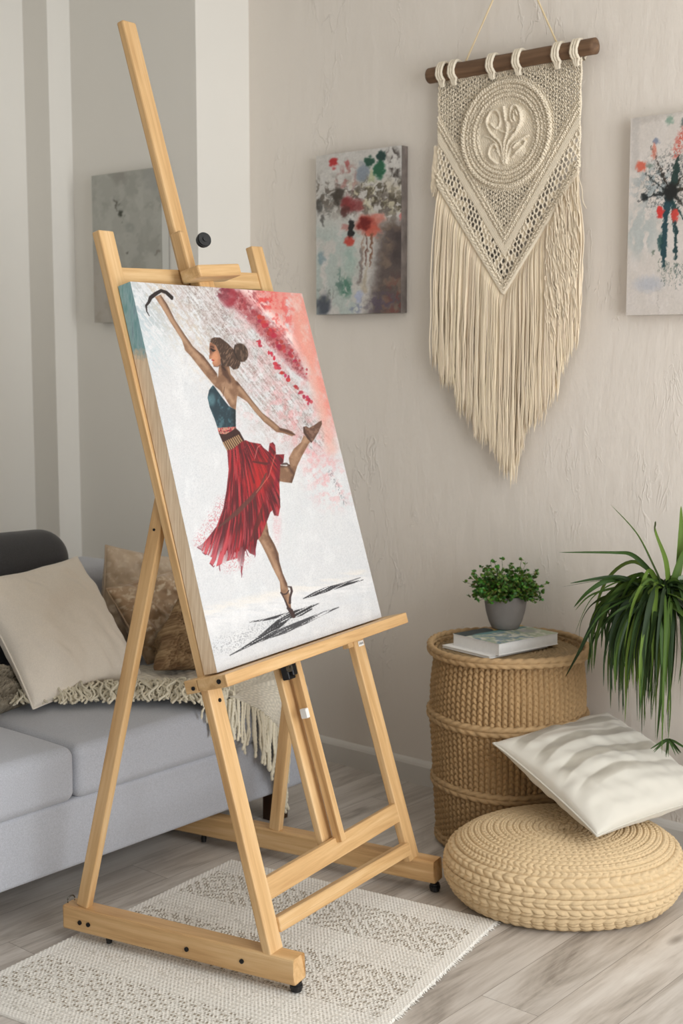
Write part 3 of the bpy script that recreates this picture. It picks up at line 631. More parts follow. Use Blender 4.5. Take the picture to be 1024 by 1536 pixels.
# ---------------------------------------------------------------- wall paintings
Wn = (0, -1, 0)
def wall_painting(label, x0, x1, z0, z1, yw, skew, sketch, paint, nu_, nv_, side_mat, th=.03):
    TL = np.array([x0, yw-.004, z1]); TR = np.array([x1, yw-.004, z1]); BR = np.array([x1, yw-.004, z0]); BL = np.array([x0, yw-.004, z0])
    t = thing('wall_painting', label, 'painting', ((x0+x1)/2, yw, z0), group='unframed canvases hanging on the walls')
    nrm = np.array([0, -1., 0]); canvas_block('stretcher_frame', TL, TR, BR, BL, nrm, th, side_mat, t)
    canvas_face('painted_canvas', TL, TR, BR, BL, nu_, nv_, sketch, paint, M_paint, t, nrm*(th+.0008))
    return t
def warp(X, Y, f, a, k): return X+a*(fbm(X/f, Y/f, k, 3)-.5)*2, Y+a*(fbm(X/f+31, Y/f, k+1, 3)-.5)*2
# red-and-black flower painting left of the macrame (sketch coordinates: 847 x 1536)
def paint_flowers(X, Y, S, T):
    X, Y = warp(X, Y, 34, 26, 201)
    p = Pic(X, Y, (206, 202, 196)); n = lambda f, g, k, o=4: fbm(X/f, Y/g, k, o); E = lambda x, y, rx, ry, c, a=1, s=.4, r=0: p.mixm(a*p.ell(x, y, rx, ry, s, r), c)
    p.mixm(.6*sm(.4, .7, n(60, 120, 1)), (220, 216, 212)); p.mixm(.8*sm(600, 850, Y)*sm(460, 380, X)*sm(.3, .6, n(60, 140, 2)), (182, 194, 188))
    p.mixm(sm(500, 640, X-(900-Y)*.1)*sm(640, 760, Y), (96, 84, 80)); p.mixm(sm(500, 640, X)*sm(640, 760, Y)*sm(.45, .65, n(80, 70, 3)), (124, 106, 94)); p.mixm(.8*sm(640, 720, X)*sm(700, 800, Y)*sm(1100, 960, Y), (70, 60, 60))
    p.mixm(.7*sm(600, 720, X)*sm(1050, 1300, Y)*sm(.45, .6, n(30, 60, 4)), (120, 66, 58)); p.mixm(.7*p.ell(600, 1340, 140, 80, .5)*sm(.4, .6, n(30, 30, 5)), (92, 80, 98))
    p.mixm(.8*p.band((90, 480), (700, 560), 120, 90)*sm(.46, .62, n(34, 40, 6)), (92, 82, 72)); p.mixm(.8*p.band((400, 480), (720, 520), 110, 60)*sm(.52, .66, n(30, 40, 7)), (214, 206, 178)); p.mixm(.7*p.band((480, 460), (720, 480), 120, 60)*sm(.5, .6, 1-n(24, 40, 8)), (74, 66, 50))
    p.mixm(.9*p.band((640, 130), (690, 370), 40, 20)*sm(.4, .6, n(26, 60, 9)), (66, 58, 54)); p.mixm(.5*p.band((620, 380), (700, 450), 40, 30), (206, 196, 176))
    E(230, 490, 42, 70, (60, 52, 44), .9); E(90, 570, 25, 70, (74, 72, 68), .8); E(125, 680, 14, 45, (74, 72, 68), .7); p.mixm(.7*p.ell(150, 560, 60, 110, .4)*sm(.5, .6, n(16, 16, 10)), (120, 118, 112))
    p.mixm(.7*p.ell(290, 350, 80, 110, .5)*sm(.42, .6, n(26, 30, 11)), (166, 110, 104)); E(183, 228, 32, 42, (186, 44, 46), .95); E(292, 240, 18, 24, (170, 70, 70), .7)
    E(412, 300, 50, 70, (128, 140, 154), .8); E(465, 220, 38, 46, (30, 74, 56), .95, .25); E(558, 175, 40, 50, (28, 58, 54), .95, .25); E(552, 275, 42, 74, (30, 92, 62), .95, .25); E(490, 330, 28, 45, (186, 190, 150), .8)
    E(310, 550, 50, 60, (140, 44, 46), .85); E(390, 570, 45, 50, (134, 50, 52), .8); E(290, 610, 28, 40, (84, 44, 40), .8); E(300, 740, 34, 30, (190, 120, 112), .7)
    E(470, 715, 90, 75, (190, 78, 62), .85); E(450, 715, 48, 52, (112, 22, 18), .95); E(560, 660, 46, 30, (212, 128, 112), .8); E(520, 770, 56, 44, (206, 96, 76), .8); E(745, 655, 18, 30, (206, 116, 112), .8)
    E(345, 755, 28, 68, (18, 18, 18), .95, .2); E(345, 685, 16, 20, (24, 22, 22), .9); E(335, 850, 34, 42, (196, 62, 48), .9)
    for x, w, c in ((470, 14, (104, 62, 48)), (512, 16, (124, 78, 54)), (440, 10, (160, 130, 112))): p.mixm(.85*p.line([(x, 790), (x+6, 1050)], [w, w*.8], 8), c)
    p.mixm(.8*p.line([(490, 1040), (460, 1250)], [14, 40], 20), (186, 172, 150)); p.mixm(.6*p.line([(400, 900), (390, 1320)], [30, 50], 20), (206, 200, 194)); p.mixm(.8*p.line([(430, 900), (430, 1180)], [18, 30], 14), (124, 110, 106))
    p.mixm(.8*p.ell(320, 1215, 48, 80, .5)*sm(.35, .55, n(20, 50, 12)), (64, 116, 96)); p.mixm(.8*p.ell(262, 1170, 26, 90, .5)*sm(.35, .55, n(14, 50, 13)), (92, 124, 114)); p.mixm(.5*p.ell(350, 1030, 50, 110, .6), (150, 184, 172))
    E(120, 990, 24, 50, (124, 150, 160), .7); E(150, 1370, 56, 90, (66, 72, 84), .9, .5); p.mixm(.7*p.ell(150, 1280, 80, 60, .5)*sm(.5, .62, n(14, 30, 14)), (120, 124, 118)); E(432, 1300, 30, 46, (176, 184, 210), .8); p.mixm(.6*p.ell(420, 1390, 60, 40, .5)*sm(.5, .6, n(14, 20, 15)), (120, 128, 160))
    return p.c*(1+(n(7, 7, 16, 2)-.5)[..., None]*.14)
M_edgegrey = plain('canvas_edge_grey', (112, 102, 96), .75, nscale=30, namt=.3)
q = [at(x, y, (0, WY-.035, 0), Wn) for x, y in ((470, 236), (597, 217), (606, 468), (478, 473))]
X0 = (q[0][0]+q[3][0])/2; X1 = (q[1][0]+q[2][0])/2
wall_painting('unframed abstract canvas with red, black and dark green blotches, hanging between easel and macrame', X0, X1, (q[2][2]+q[3][2])/2, (q[0][2]+q[1][2])/2, WY, 0, [(45, 180), (715, 85), (775, 1430), (95, 1445)], paint_flowers, 150, 290, M_edgegrey)
# bouquet painting at the right edge (438 x 1536 sketch; continues past the frame)
def paint_bouquet(X, Y, S, T):
    X, Y = warp(X, Y, 16, 16, 211)
    p = Pic(X, Y, (216, 208, 200)); n = lambda f, g, k, o=4: fbm(X/f, Y/g, k, o); E = lambda x, y, rx, ry, c, a=1, s=.4, r=0: p.mixm(a*p.ell(x, y, rx, ry, s, r), c)
    p.mixm(.5*sm(.4, .7, n(70, 120, 31)), (226, 218, 212)); p.mixm(.8*p.band((90, 110), (420, 60), 32, 20), (196, 188, 180)); p.mixm(.7*p.band((90, 100), (85, 420), 26, 20), (196, 190, 184))
    p.mixm(.75*p.ell(150, 880, 120, 170, .5)*sm(.3, .6, n(30, 90, 32)), (178, 186, 184)); p.mixm(.7*p.ell(230, 560, 150, 130, .6)*sm(.42, .6, n(26, 26, 33)), (150, 164, 168)); p.mixm(.85*p.ell(350, 560, 170, 190, .7)*sm(.54, .62, n(9, 9, 34)), (60, 66, 66))
    p.mixm(.6*p.ell(550, 520, 130, 170, .7)*sm(.5, .6, n(12, 12, 35)), (90, 100, 98)); p.mixm(.6*p.ell(210, 1250, 100, 50, .6), (176, 182, 194)); E(330, 130, 26, 30, (130, 160, 142), .8); E(430, 160, 24, 26, (96, 110, 106), .8); E(240, 265, 20, 24, (120, 132, 156), .8); E(195, 430, 22, 18, (110, 130, 118), .7)
    for pts, w, c in ((((350, 620), (280, 470), (200, 290)), [16, 8, 3], (44, 34, 28)), (((340, 620), (240, 550), (165, 470)), [14, 10, 4], (34, 40, 40)), (((350, 625), (240, 630), (115, 665)), [34, 16, 5], (34, 38, 40)), (((360, 640), (470, 740), (560, 800)), [16, 8, 4], (40, 40, 36)), (((355, 620), (500, 600), (640, 610)), [40, 16, 5], (56, 50, 40)), (((365, 640), (385, 480), (400, 380)), [50, 46, 14], (26, 52, 48)), (((360, 620), (480, 440), (560, 330)), [14, 8, 4], (44, 38, 30)), (((345, 650), (320, 780), (312, 1000), (316, 1130)), [60, 34, 40, 20], (20, 58, 68)), (((372, 700), (395, 900), (400, 1080)), [30, 26, 18], (20, 54, 58)), (((345, 650), (480, 860), (500, 1020)), [20, 14, 12], (30, 66, 66))):
        p.mixm(.92*p.line(pts, w, 7), c)
    E(355, 620, 50, 60, (24, 26, 26), .95); E(165, 640, 24, 30, (26, 32, 34), .9); E(288, 960, 16, 60, (26, 66, 66), .8)
    E(135, 425, 36, 38, (214, 106, 84), .95, .3); E(225, 330, 18, 50, (212, 128, 108), .8); E(282, 755, 25, 42, (214, 52, 48), .95, .25); E(388, 780, 24, 44, (212, 70, 62), .95, .25); E(520, 760, 24, 40, (210, 60, 54), .9); E(600, 400, 30, 30, (214, 96, 80), .9)
    p.mixm(.9*p.band((380, 360), (438, 210), 30, 24)*sm(.42, .58, n(9, 12, 36)), (206, 96, 82)); p.mixm(.9*p.band((470, 300), (520, 220), 34, 24)*sm(.45, .58, n(9, 12, 37)), (206, 92, 84)); E(240, 1030, 10, 20, (96, 110, 96), .7)
    for i in range(26):
        x = 285+i*9+8*math.sin(i*7); y0 = 1080+60*abs(math.sin(i*3.1)); p.mixm(.75*p.line([(x, y0), (x+3*math.sin(i), y0+100+90*abs(math.sin(i*1.7)))], [5, 1.5], 3)*sm(.42, .5, fbm(X/8, Y/26, 40+i)), (52, 78, 78) if i % 3 else (96, 110, 96))
    p.mixm(.8*p.line([(283, 1280), (285, 1460)], 3, 3), (170, 164, 158))
    return p.c*(1+(n(7, 7, 38, 2)-.5)[..., None]*.08)
q = [at(x, y, (0, WY-.035, 0), Wn) for x, y in ((943, 180), (1024, 165), (941, 473))]
zt = (q[0][2]+q[1][2])/2; wdt = .36; zb = q[2][2]; x0 = (q[0][0]+q[2][0])/2
xr = x0+wdt; rx = 50+wdt/(q[1][0]-q[0][0])*385
wall_painting('unframed canvas of dark stems with coral red buds, hanging at the right edge', x0, xr, zb, zt, WY, 0, [(50, 85), (rx, 85), (rx, 1465), (50, 1465)], paint_bouquet, 210, 250, plain('canvas_edge_pale', (204, 196, 188), .75))
# pale grey painting behind the easel, on the recess wall
def paint_grey(X, Y, S, T):
    X, Y = warp(X, Y, 40, 50, 221)
    p = Pic(X, Y, (176, 176, 168)); n = lambda f, g, k, o=4: fbm(X/f, Y/g, k, o)
    p.mixm(.7*sm(.4, .65, n(90, 120, 51)), (160, 160, 152)); p.mixm(.6*sm(.45, .7, n(60, 160, 52)), (190, 190, 182)); p.mixm(.6*p.ell(350, 180, 60, 110, .6), (150, 146, 138)); p.mixm(.6*p.ell(640, 240, 60, 130, .6), (160, 160, 156))
    p.mixm(.85*p.line([(320, 420), (315, 470)], [20, 24], 14), (92, 90, 80)); p.mixm(.9*p.ell(355, 520, 26, 44, .5), (58, 60, 50)); p.mixm(.7*p.ell(405, 870, 10, 18, .6), (70, 66, 60)); p.mixm(.6*p.ell(690, 870, 16, 30, .6), (120, 112, 102)); p.mixm(.5*p.ell(430, 640, 40, 40, .7), (140, 142, 136))
    p.mixm(.8*sm(700, 1000, Y)*sm(420, 200, X), (188, 180, 170)); p.mixm(.5*sm(.5, .65, n(60, 160, 53))*sm(900, 1100, Y), (170, 160, 146))
    return p.c
q = [at(x, y, (0, YS1-.035, 0), Wn) for x, y in ((137, 264), (241, 257), (141, 484))]
wall_painting('pale grey abstract canvas with a small dark mark, hanging behind the easel', q[0][0], q[1][0], q[2][2], q[0][2], YS1, 0, [(95, 180), (715, 180), (715, 1440), (95, 1440)], paint_grey, 90, 150, plain('canvas_edge_stone', (176, 174, 166), .8))

# ---------------------------------------------------------------- macrame
MX, MZT, MHW = -2.222, 2.212, .246; SH = 1.915; TIP = 1.578; YM = WY-.030
def build_macrame():
    t = thing('macrame_wall_hanging', 'cream knotted macrame with round flower medallion and long fringe, hung from a wooden dowel', 'wall hanging', (MX, WY, 1.03))
    # dowel
    d0 = at(640, 116, (0, YM-.012, 0), Wn); d1 = at(898, 67, (0, YM-.012, 0), Wn); zc = (d0[2]+d1[2])/2; d0[2] = zc-.003; d1[2] = zc+.004
    k = 60; s = np.linspace(0, 1, k); path = d0+(d1-d0)*s[:, None]
    ang = np.arange(20)*2*PI/20; r = .0230*(1+.08*(fbm(s*9, s*0, 3)-.5))
    r = r*np.sqrt(np.clip(1-np.clip(np.abs(s-.5)*2-.985, 0, 1)/.016, .0, 1)*.9+.1)
    rr = r[:, None]*(1+.06*(fbm(np.cos(ang)[None]*1.5+s[:, None]*5, np.sin(ang)[None]*1.5+4+0*s[:, None], 9)-.5))
    rr[0] = 0.0005; rr[-1] = .0005
    V = np.stack([path[:, None, 0]+0*rr, path[:, None, 1]+rr*np.cos(ang), path[:, None, 2]+rr*np.sin(ang)], -1)
    R, c, L = frame(d0, d1, (0, 0, 1))
    dw = world('dowel', V, gridF(k, 20, False, True), M_dowel, t, label='rough brown wooden dowel')
    zd = zc; yd = YM-.012
    # knotted panel
    NX, NZ = 520, 700; x = np.linspace(-1, 1, NX)*MHW; z = np.linspace(TIP, zd-.012, NZ); Zg, Xg = np.meshgrid(z, x, indexing='ij')
    ax = np.abs(Xg); zedge = TIP+(SH-TIP)*ax/MHW; zv = 1.70+(.355)*ax/MHW     # outer V, inner V
    de = (Zg-zedge)*.59; dv = (Zg-zv)*.56; rc = np.hypot(Xg, Zg-(MZT-.175))
    # stitches: two crossing chevron fields
    st = np.abs(np.sin((Zg*1.0+ax*1.35)*PI/.0085))**.7*np.abs(np.sin(Xg*PI/.0075+.9*np.sin(Zg*PI/.0085)))**.7
    h = .0075*st+.0015*fbm(Xg*260, Zg*260, 5, 2)
    def ridge(d, w, a): return a*np.sqrt(np.clip(1-(d/w)**2, 0, 1))
    tw = .45+.55*np.abs(np.sin((Zg-ax*.3)*PI/.0095))
    for c_, w, a in ((.005, .005, .009), (.015, .004, .006)): h = h+ridge(de-c_, w, a)*tw
    m = np.clip((.0105-np.abs(dv))/.003, 0, 1); h = h*(1-m)+m*(.0065+.0018*np.abs(np.sin((Zg+ax*.2)*PI/.0042))*np.abs(np.sin(dv*PI/.0052)))
    for c_, w, a in ((.019, .003, .005), (.029, .003, .004)): h = h+ridge(dv-c_, w, a)*tw*(rc > .152)
    angc = np.arctan2(Zg-(MZT-.175), Xg)
    for c_, w, a in ((.150, .0065, .011), (.136, .0045, .007), (.124, .004, .006), (.112, .005, .008), (.100, .003, .004)):
        h = h+ridge(rc-c_, w, a)*(.4+.6*np.abs(np.sin(angc*c_*PI/.0095+(rc-c_)*300)))
    h = np.where(rc < .095, .001+.003*st, h)
    # flower relief
    px = lambda pts: [((a-430)/3.84/445*1.0, MZT-.175+(-(b-505))/3.84/512) for a, b in pts]
    pc = Pic(Xg, Zg, (0, 0, 0)); fl = np.zeros_like(Xg)
    def stem(pts, w, a):
        w = w*.8
        nonlocal fl
        P2 = px(pts); m = np.full(Xg.shape, 9.)
        Q = spline(P2, 24); sel = rc < .11; Xs, Zs = Xg[sel], Zg[sel]; dmin = np.full(Xs.shape, 9.)
        for (x0, z0), (x1, z1) in zip(Q[:-1], Q[1:]):
            tt = np.clip(((Xs-x0)*(x1-x0)+(Zs-z0)*(z1-z0))/((x1-x0)**2+(z1-z0)**2+1e-12), 0, 1); dmin = np.minimum(dmin, np.hypot(Xs-x0-tt*(x1-x0), Zs-z0-tt*(z1-z0)))
        m[sel] = dmin; fl = np.maximum(fl, ridge(m, w, a))
    stem([(425, 670), (425, 560), (440, 490), (440, 440)], .006, .010); stem([(435, 670), (445, 560), (500, 490), (525, 430), (505, 370), (470, 350), (455, 400), (470, 440)], .005, .010)
    stem([(420, 670), (405, 560), (350, 500), (320, 430), (340, 370), (380, 370), (400, 430), (380, 470), (350, 440)], .005, .010); stem([(440, 650), (470, 570), (530, 540), (560, 530)], .005, .008)
    stem([(415, 660), (400, 620), (370, 560), (340, 570), (335, 620), (380, 665)], .005, .009); stem([(390, 480), (440, 500), (480, 480)], .004, .007); stem([(470, 640), (520, 600), (545, 560), (520, 550), (480, 590)], .004, .008)
    stem([(300, 500), (340, 520), (380, 560)], .004, .006); stem([(420, 350), (430, 400), (435, 470)], .004, .009); stem([(490, 440), (480, 400), (490, 380), (505, 410)], .003, .009)
    for (a_, b_, rx_, rz_, ro_) in ((350, 440, 38, 62, -.25), (500, 430, 40, 62, .25), (365, 625, 34, 52, -.35), (505, 600, 46, 36, .6), (425, 395, 22, 50, 0)):
        (x0, z0), = px([(a_, b_)]); cr, sr = math.cos(ro_), math.sin(ro_); xx = ((Xg-x0)*cr-(Zg-z0)*sr)/(rx_/3.84/445); zz2 = ((Xg-x0)*sr+(Zg-z0)*cr)/(rz_/3.84/512)
        h = h+.0065*np.clip(1-xx**2-zz2**2, 0, 1)**.5*(rc < .1)
    h = h+fl*(.9+.2*vn(Xg*500, Zg*500, 3))
    # lace band holes between inner V and border, loose mesh in the upper corners
    hole = np.zeros(Xg.shape, bool)
    lace = (dv < -.012) & (de > .021)
    hu = (Zg+ax*1.35)/.0235+.35*vn(Xg*45, Zg*45, 14); hv = (Zg-ax*1.35)/.0235+.35*vn(Xg*45, Zg*45, 15)+.5*np.floor(hu)
    big = (vn(np.floor(hu)*3.1, np.floor(hv)*2.7+(Xg > 0)*50, 4) > .40)
    cell = np.hypot((hu % 1)-.5, (hv % 1)-.5); hole |= lace & big & (cell < .34)
    h = np.where(lace, .002+.007*sm(.3, .5, cell)*(.7+.3*st), h)
    corner = (dv > .04) & (rc > .165) & (Zg < zd-.03); cu = (Xg/.0100); cv = Zg/.0125+.5*(np.floor(cu) % 2)
    cell2 = np.hypot((cu % 1)-.5, (cv % 1)-.5); hole |= corner & (cell2 < .30) & (vn(Xg*60, Zg*60, 8) > .15)
    inner = (dv > .035) & (rc > .165) & (Zg < MZT-.2); hole |= inner & (cell2 < .26)
    out = Zg < zedge-.0005
    y = YM-.001-h
    Vv = np.stack([MX+Xg*1.0, y, Zg], -1)
    Fq = gridF(NZ, NX)[:, ::-1]; bad = (hole | out).ravel(); Fq = Fq[~bad[Fq].any(1)]
    used = np.unique(Fq); mp = -np.ones(NX*NZ, int); mp[used] = np.arange(len(used)); Vk = Vv.reshape(-1, 3)[used]
    tone = (.92+.1*fbm(Xg*30, Zg*30, 6, 3)).reshape(-1, 1)[used]
    col = lin((244, 231, 208))[None]*tone
    pn = world('knotted_panel', Vk, mp[Fq], M_cotton, t, col=col)
    sd = pn.modifiers.new('thickness', 'SOLIDIFY'); sd.thickness = .004; sd.offset = -1
    # loops over the dowel
    for px_ in (666, 684, 741, 780, 839, 867):
        c_ = at(px_, 100, (0, yd, 0), Wn)[0]; parts = []
        for s_ in (-.0085, .0, .0085):
            a = np.linspace(PI*1.35, -.35*PI, 40)
            P = np.stack([c_+s_+.0015*np.sin(a*3), yd-.0275*np.cos(a), zd+.0275*np.sin(a)], -1)
            P = np.concatenate([P, [[c_+s_*.6, yd-.012, zd-.034], [c_+s_*.4, yd-.006, zd-.042]]]); parts.append(rope(P, .0052, 650, 2, .4, 10))
        V, Fq = join(parts); world('dowel_loop', V, Fq, M_cotton, t, col=np.tile(lin((240, 228, 206)), (len(V), 1)))
    # hanging cord
    pts = []
    pk = np.array([at(772, -80, (0, WY-.012, 0), Wn)[0], WY-.01, 2.56])
    for xx in (697, 838):
        e = at(xx, 80, (0, yd, 0), Wn); e[2] = zd+.015; pts.append(rope([e+(pk-e)*q_ for q_ in np.linspace(0, 1, 80)], .0028, 1400, 2, .3, 8))
    V, Fq = join(pts); world('hanging_cord', V, Fq, M_cotton, t, col=np.tile(lin((226, 204, 164)), (len(V), 1)))
    bmn = bmesh.new(); add_cyl(bmn, (0, 0, 0), (0, 1, 0), .003, .03, 12); add_cyl(bmn, (0, -.016, 0), (0, 1, 0), .006, .003, 14)
    bm_mesh('wall_nail', bmn, M_steel, t, Matrix.Translation((pk[0], WY-.012, 2.563)))
    # fringe
    env = [(-.262, 1.36), (-.235, 1.335), (-.20, 1.30), (-.15, 1.235), (-.10, 1.165), (-.05, 1.115), (-.015, 1.10), (.0, 1.04), (.02, 1.015), (.045, 1.03), (.07, 1.10), (.11, 1.20), (.15, 1.215), (.19, 1.30), (.22, 1.37), (.25, 1.44), (.275, 1.48)]
    ex, ez = zip(*env); paths = []; cols = []
    K = 22; rg = np.random.default_rng(2)
    for i in range(760):
        u = rg.uniform(-1, 1); xs = u*MHW*.99; zs = TIP+(SH-TIP)*abs(u)+.004; lay = rg.uniform(0, 1)
        clump = round(xs/.021)*.021; xe = xs*1.055+.30*(clump-xs)+rg.normal()*.003
        ze = np.interp(xe, ex, ez)+rg.normal()*.014+abs(rg.normal())*.022+.018*math.sin(clump*400)
        if zs-ze < .05: continue
        s = np.linspace(0, 1, K); L = zs-ze
        wv = .0028*np.sin(s*PI*rg.uniform(2, 5)+rg.uniform(0, 6))*s+.0018*np.sin(s*rg.uniform(20, 34)+rg.uniform(0, 6))*s
        xx = xs+(xe-xs)*sm(0, .5, s)+wv; yy = YM-.003-.013*lay*(sm(0, .12, s))-.004*np.sin(s*5+lay*5)*s; yy = np.minimum(yy, WY-.004)
        zz = zs-L*s; r = .0021*np.ones(K); r[-1] = .0004; r[-2] = .0017
        paths.append((np.stack([MX+xx, yy, zz], -1), r)); cols.append(lin((246, 230, 204))*rg.uniform(.88, 1.04)*np.array([1, rg.uniform(.97, 1.0), rg.uniform(.93, 1.0)]))
    # curly ravelled strands down the right side and a tuft at the left shoulder
    for i in range(210):
        if i < 150: xs = rg.uniform(.15, .25); z0 = TIP+(SH-TIP)*xs/MHW-rg.uniform(0, .28); L = rg.uniform(.05, .15); xd = rg.uniform(-.008, .03)
        else: xs = rg.uniform(-.262, -.243); z0 = rg.uniform(1.98, 2.03); L = rg.uniform(.08, .13); xd = rg.uniform(-.012, .004)
        s = np.linspace(0, 1, K); fr = rg.uniform(6, 12); am = .0035 if i < 150 else .002
        P = np.stack([MX+xs+xd*s+am*np.sin(s*fr+i)*s, YM-.018-.004*np.cos(s*fr+i)*s, z0-L*s], -1); r = .0015*np.ones(K); r[-1] = .0003
        if i >= 150: P[:, 1] += .014
        paths.append((P, r)); cols.append(lin((246, 230, 204))*rg.uniform(.9, 1.04))
    V, Fq, n, k_, sd_ = tubes(paths, 5); tag(world('fringe', V, Fq, M_cotton, t, col=np.repeat(np.array(cols), k_*sd_, 0)), kind='stuff')
    # rolled border cord along the V where the fringe starts
    bd = []
    for sgn in (-1, 1):
        bd.append(rope([(MX+sgn*MHW*q_, YM-.008, TIP-.002+(SH-TIP)*q_) for q_ in np.linspace(0, 1, 240)], .006, 500, 3, .2, 10))
    for sgn in (-1, 1): bd.append(rope([(MX+sgn*(MHW-.001)+.0015*math.sin(q_*23+sgn), YM-.004, SH+(zd-.012-SH)*q_) for q_ in np.linspace(.02, 1, 300)], .0034, 900, 2, .45, 10))
    V, Fq = join(bd); world('border_cord', V, Fq, M_cotton, t, col=np.tile(lin((242, 229, 206)), (len(V), 1)))
M_cotton = painted('cotton_cord', .9, 700, .3, .0006, .15)
build_macrame()

# ---------------------------------------------------------------- sofa
def rbox(name, x0, x1, y0, y1, z0, z1, r, mat, parent, n=28, bulge=(0, 0, 0), wr=0, seed=0):
    """soft box: superellipsoid-like rounded cuboid with optional crown and slight sag"""
    s = np.array([(x1-x0)/2, (y1-y0)/2, (z1-z0)/2]); c = np.array([(x0+x1)/2, (y0+y1)/2, (z0+z1)/2])
    def lines(h): 
        m = h-r; a = np.linspace(0, PI/4, 7); t = r*np.tan(a)/math.tan(PI/4)
        return np.concatenate([-h+np.linspace(0, r, 7)[:-1], np.linspace(-m, m, n), h-np.linspace(r, 0, 7)[1:]])
    Vs = []; Fs = []; off = 0
    for axis in range(3):
        a, b = [(1, 2), (2, 0), (0, 1)][axis]
        for sg in (-1, 1):
            la, lb = lines(s[a]), lines(s[b]); A, B = np.meshgrid(la, lb, indexing='ij'); P = np.zeros(A.shape+(3,)); P[..., a] = A; P[..., b] = B; P[..., axis] = sg*s[axis]
            q = np.clip(P, -(s-r), s-r); d = P-q; L = np.linalg.norm(d, axis=-1, keepdims=True); Pn = q+d/np.maximum(L, 1e-9)*r
            nrm = d/np.maximum(L, 1e-9); f = [np.cos(np.clip(Pn[..., i]/s[i], -1, 1)*PI/2)**.5 for i in range(3)]
            for i in range(3):
                if bulge[i]: o = [j for j in range(3) if j != i]; Pn[..., i] += np.sign(Pn[..., i])*bulge[i]*f[o[0]]*f[o[1]]*np.abs(nrm[..., i])
            if wr: Pn += nrm*(wr*(fbm((Pn[..., 0]+c[0])*5+seed, (Pn[..., 1]+c[1])*5+(Pn[..., 2]+c[2])*5, seed, 3)-.5))[..., None]
            Fq = gridF(*A.shape); Fq = Fq if sg > 0 else Fq[:, ::-1]; Vs.append((Pn+c).reshape(-1, 3)); Fs.append(Fq+off); off += A.size
    V = np.concatenate(Vs); Fq = np.concatenate(Fs)
    o = world(name, V, Fq, mat, parent)
    bm = bmesh.new(); bm.from_mesh(o.data); bmesh.ops.remove_doubles(bm, verts=bm.verts, dist=1e-5); bm.to_mesh(o.data); bm.free()
    o.data.polygons.foreach_set('use_smooth', np.ones(len(o.data.polygons), bool)); return o
SX = -2.61; SE = 2.93
sofa = thing('sofa', 'light grey upholstered sofa with two seat cushions behind the easel', 'sofa', (-3.1, 1.7, 0))
rbox('base', -3.40, SX, .55, SE, .11, .287, .012, M_sofa, sofa)
rbox('seat_cushion', -3.40, SX+.008, 2.044, SE, .285, .420, .026, M_sofa, sofa, bulge=(.004, 0, .016), wr=.006, seed=3)
rbox('seat_cushion', -3.40, SX+.012, 1.10, 2.040, .285, .424, .028, M_sofa, sofa, bulge=(.005, 0, .018), wr=.006, seed=5)
rbox('backrest', -3.66, -3.36, .55, SE, .11, .705, .045, M_sofa, sofa, bulge=(.01, 0, .01), wr=.006, seed=7)
rbox('armrest', -3.40, SX+.005, .55, .80, .11, .62, .05, M_sofa, sofa, wr=.004, seed=8)
for lx, ly in ((-2.68, 2.85), (-2.68, .66), (-3.58, 2.85), (-3.58, .66)):
    bar('leg', (lx, ly, .0), (lx, ly, .118), .06, .05, (1, 0, 0), M_darkleg, sofa, .003)
tag(rbox('back_cushion', -3.38, -3.20, 1.72, 2.545, .435, .865, .085, M_charcoal, None, bulge=(.01, 0, .01), wr=.008, seed=9), 'dark charcoal back cushion leaning on the sofa back, left edge', 'cushion')

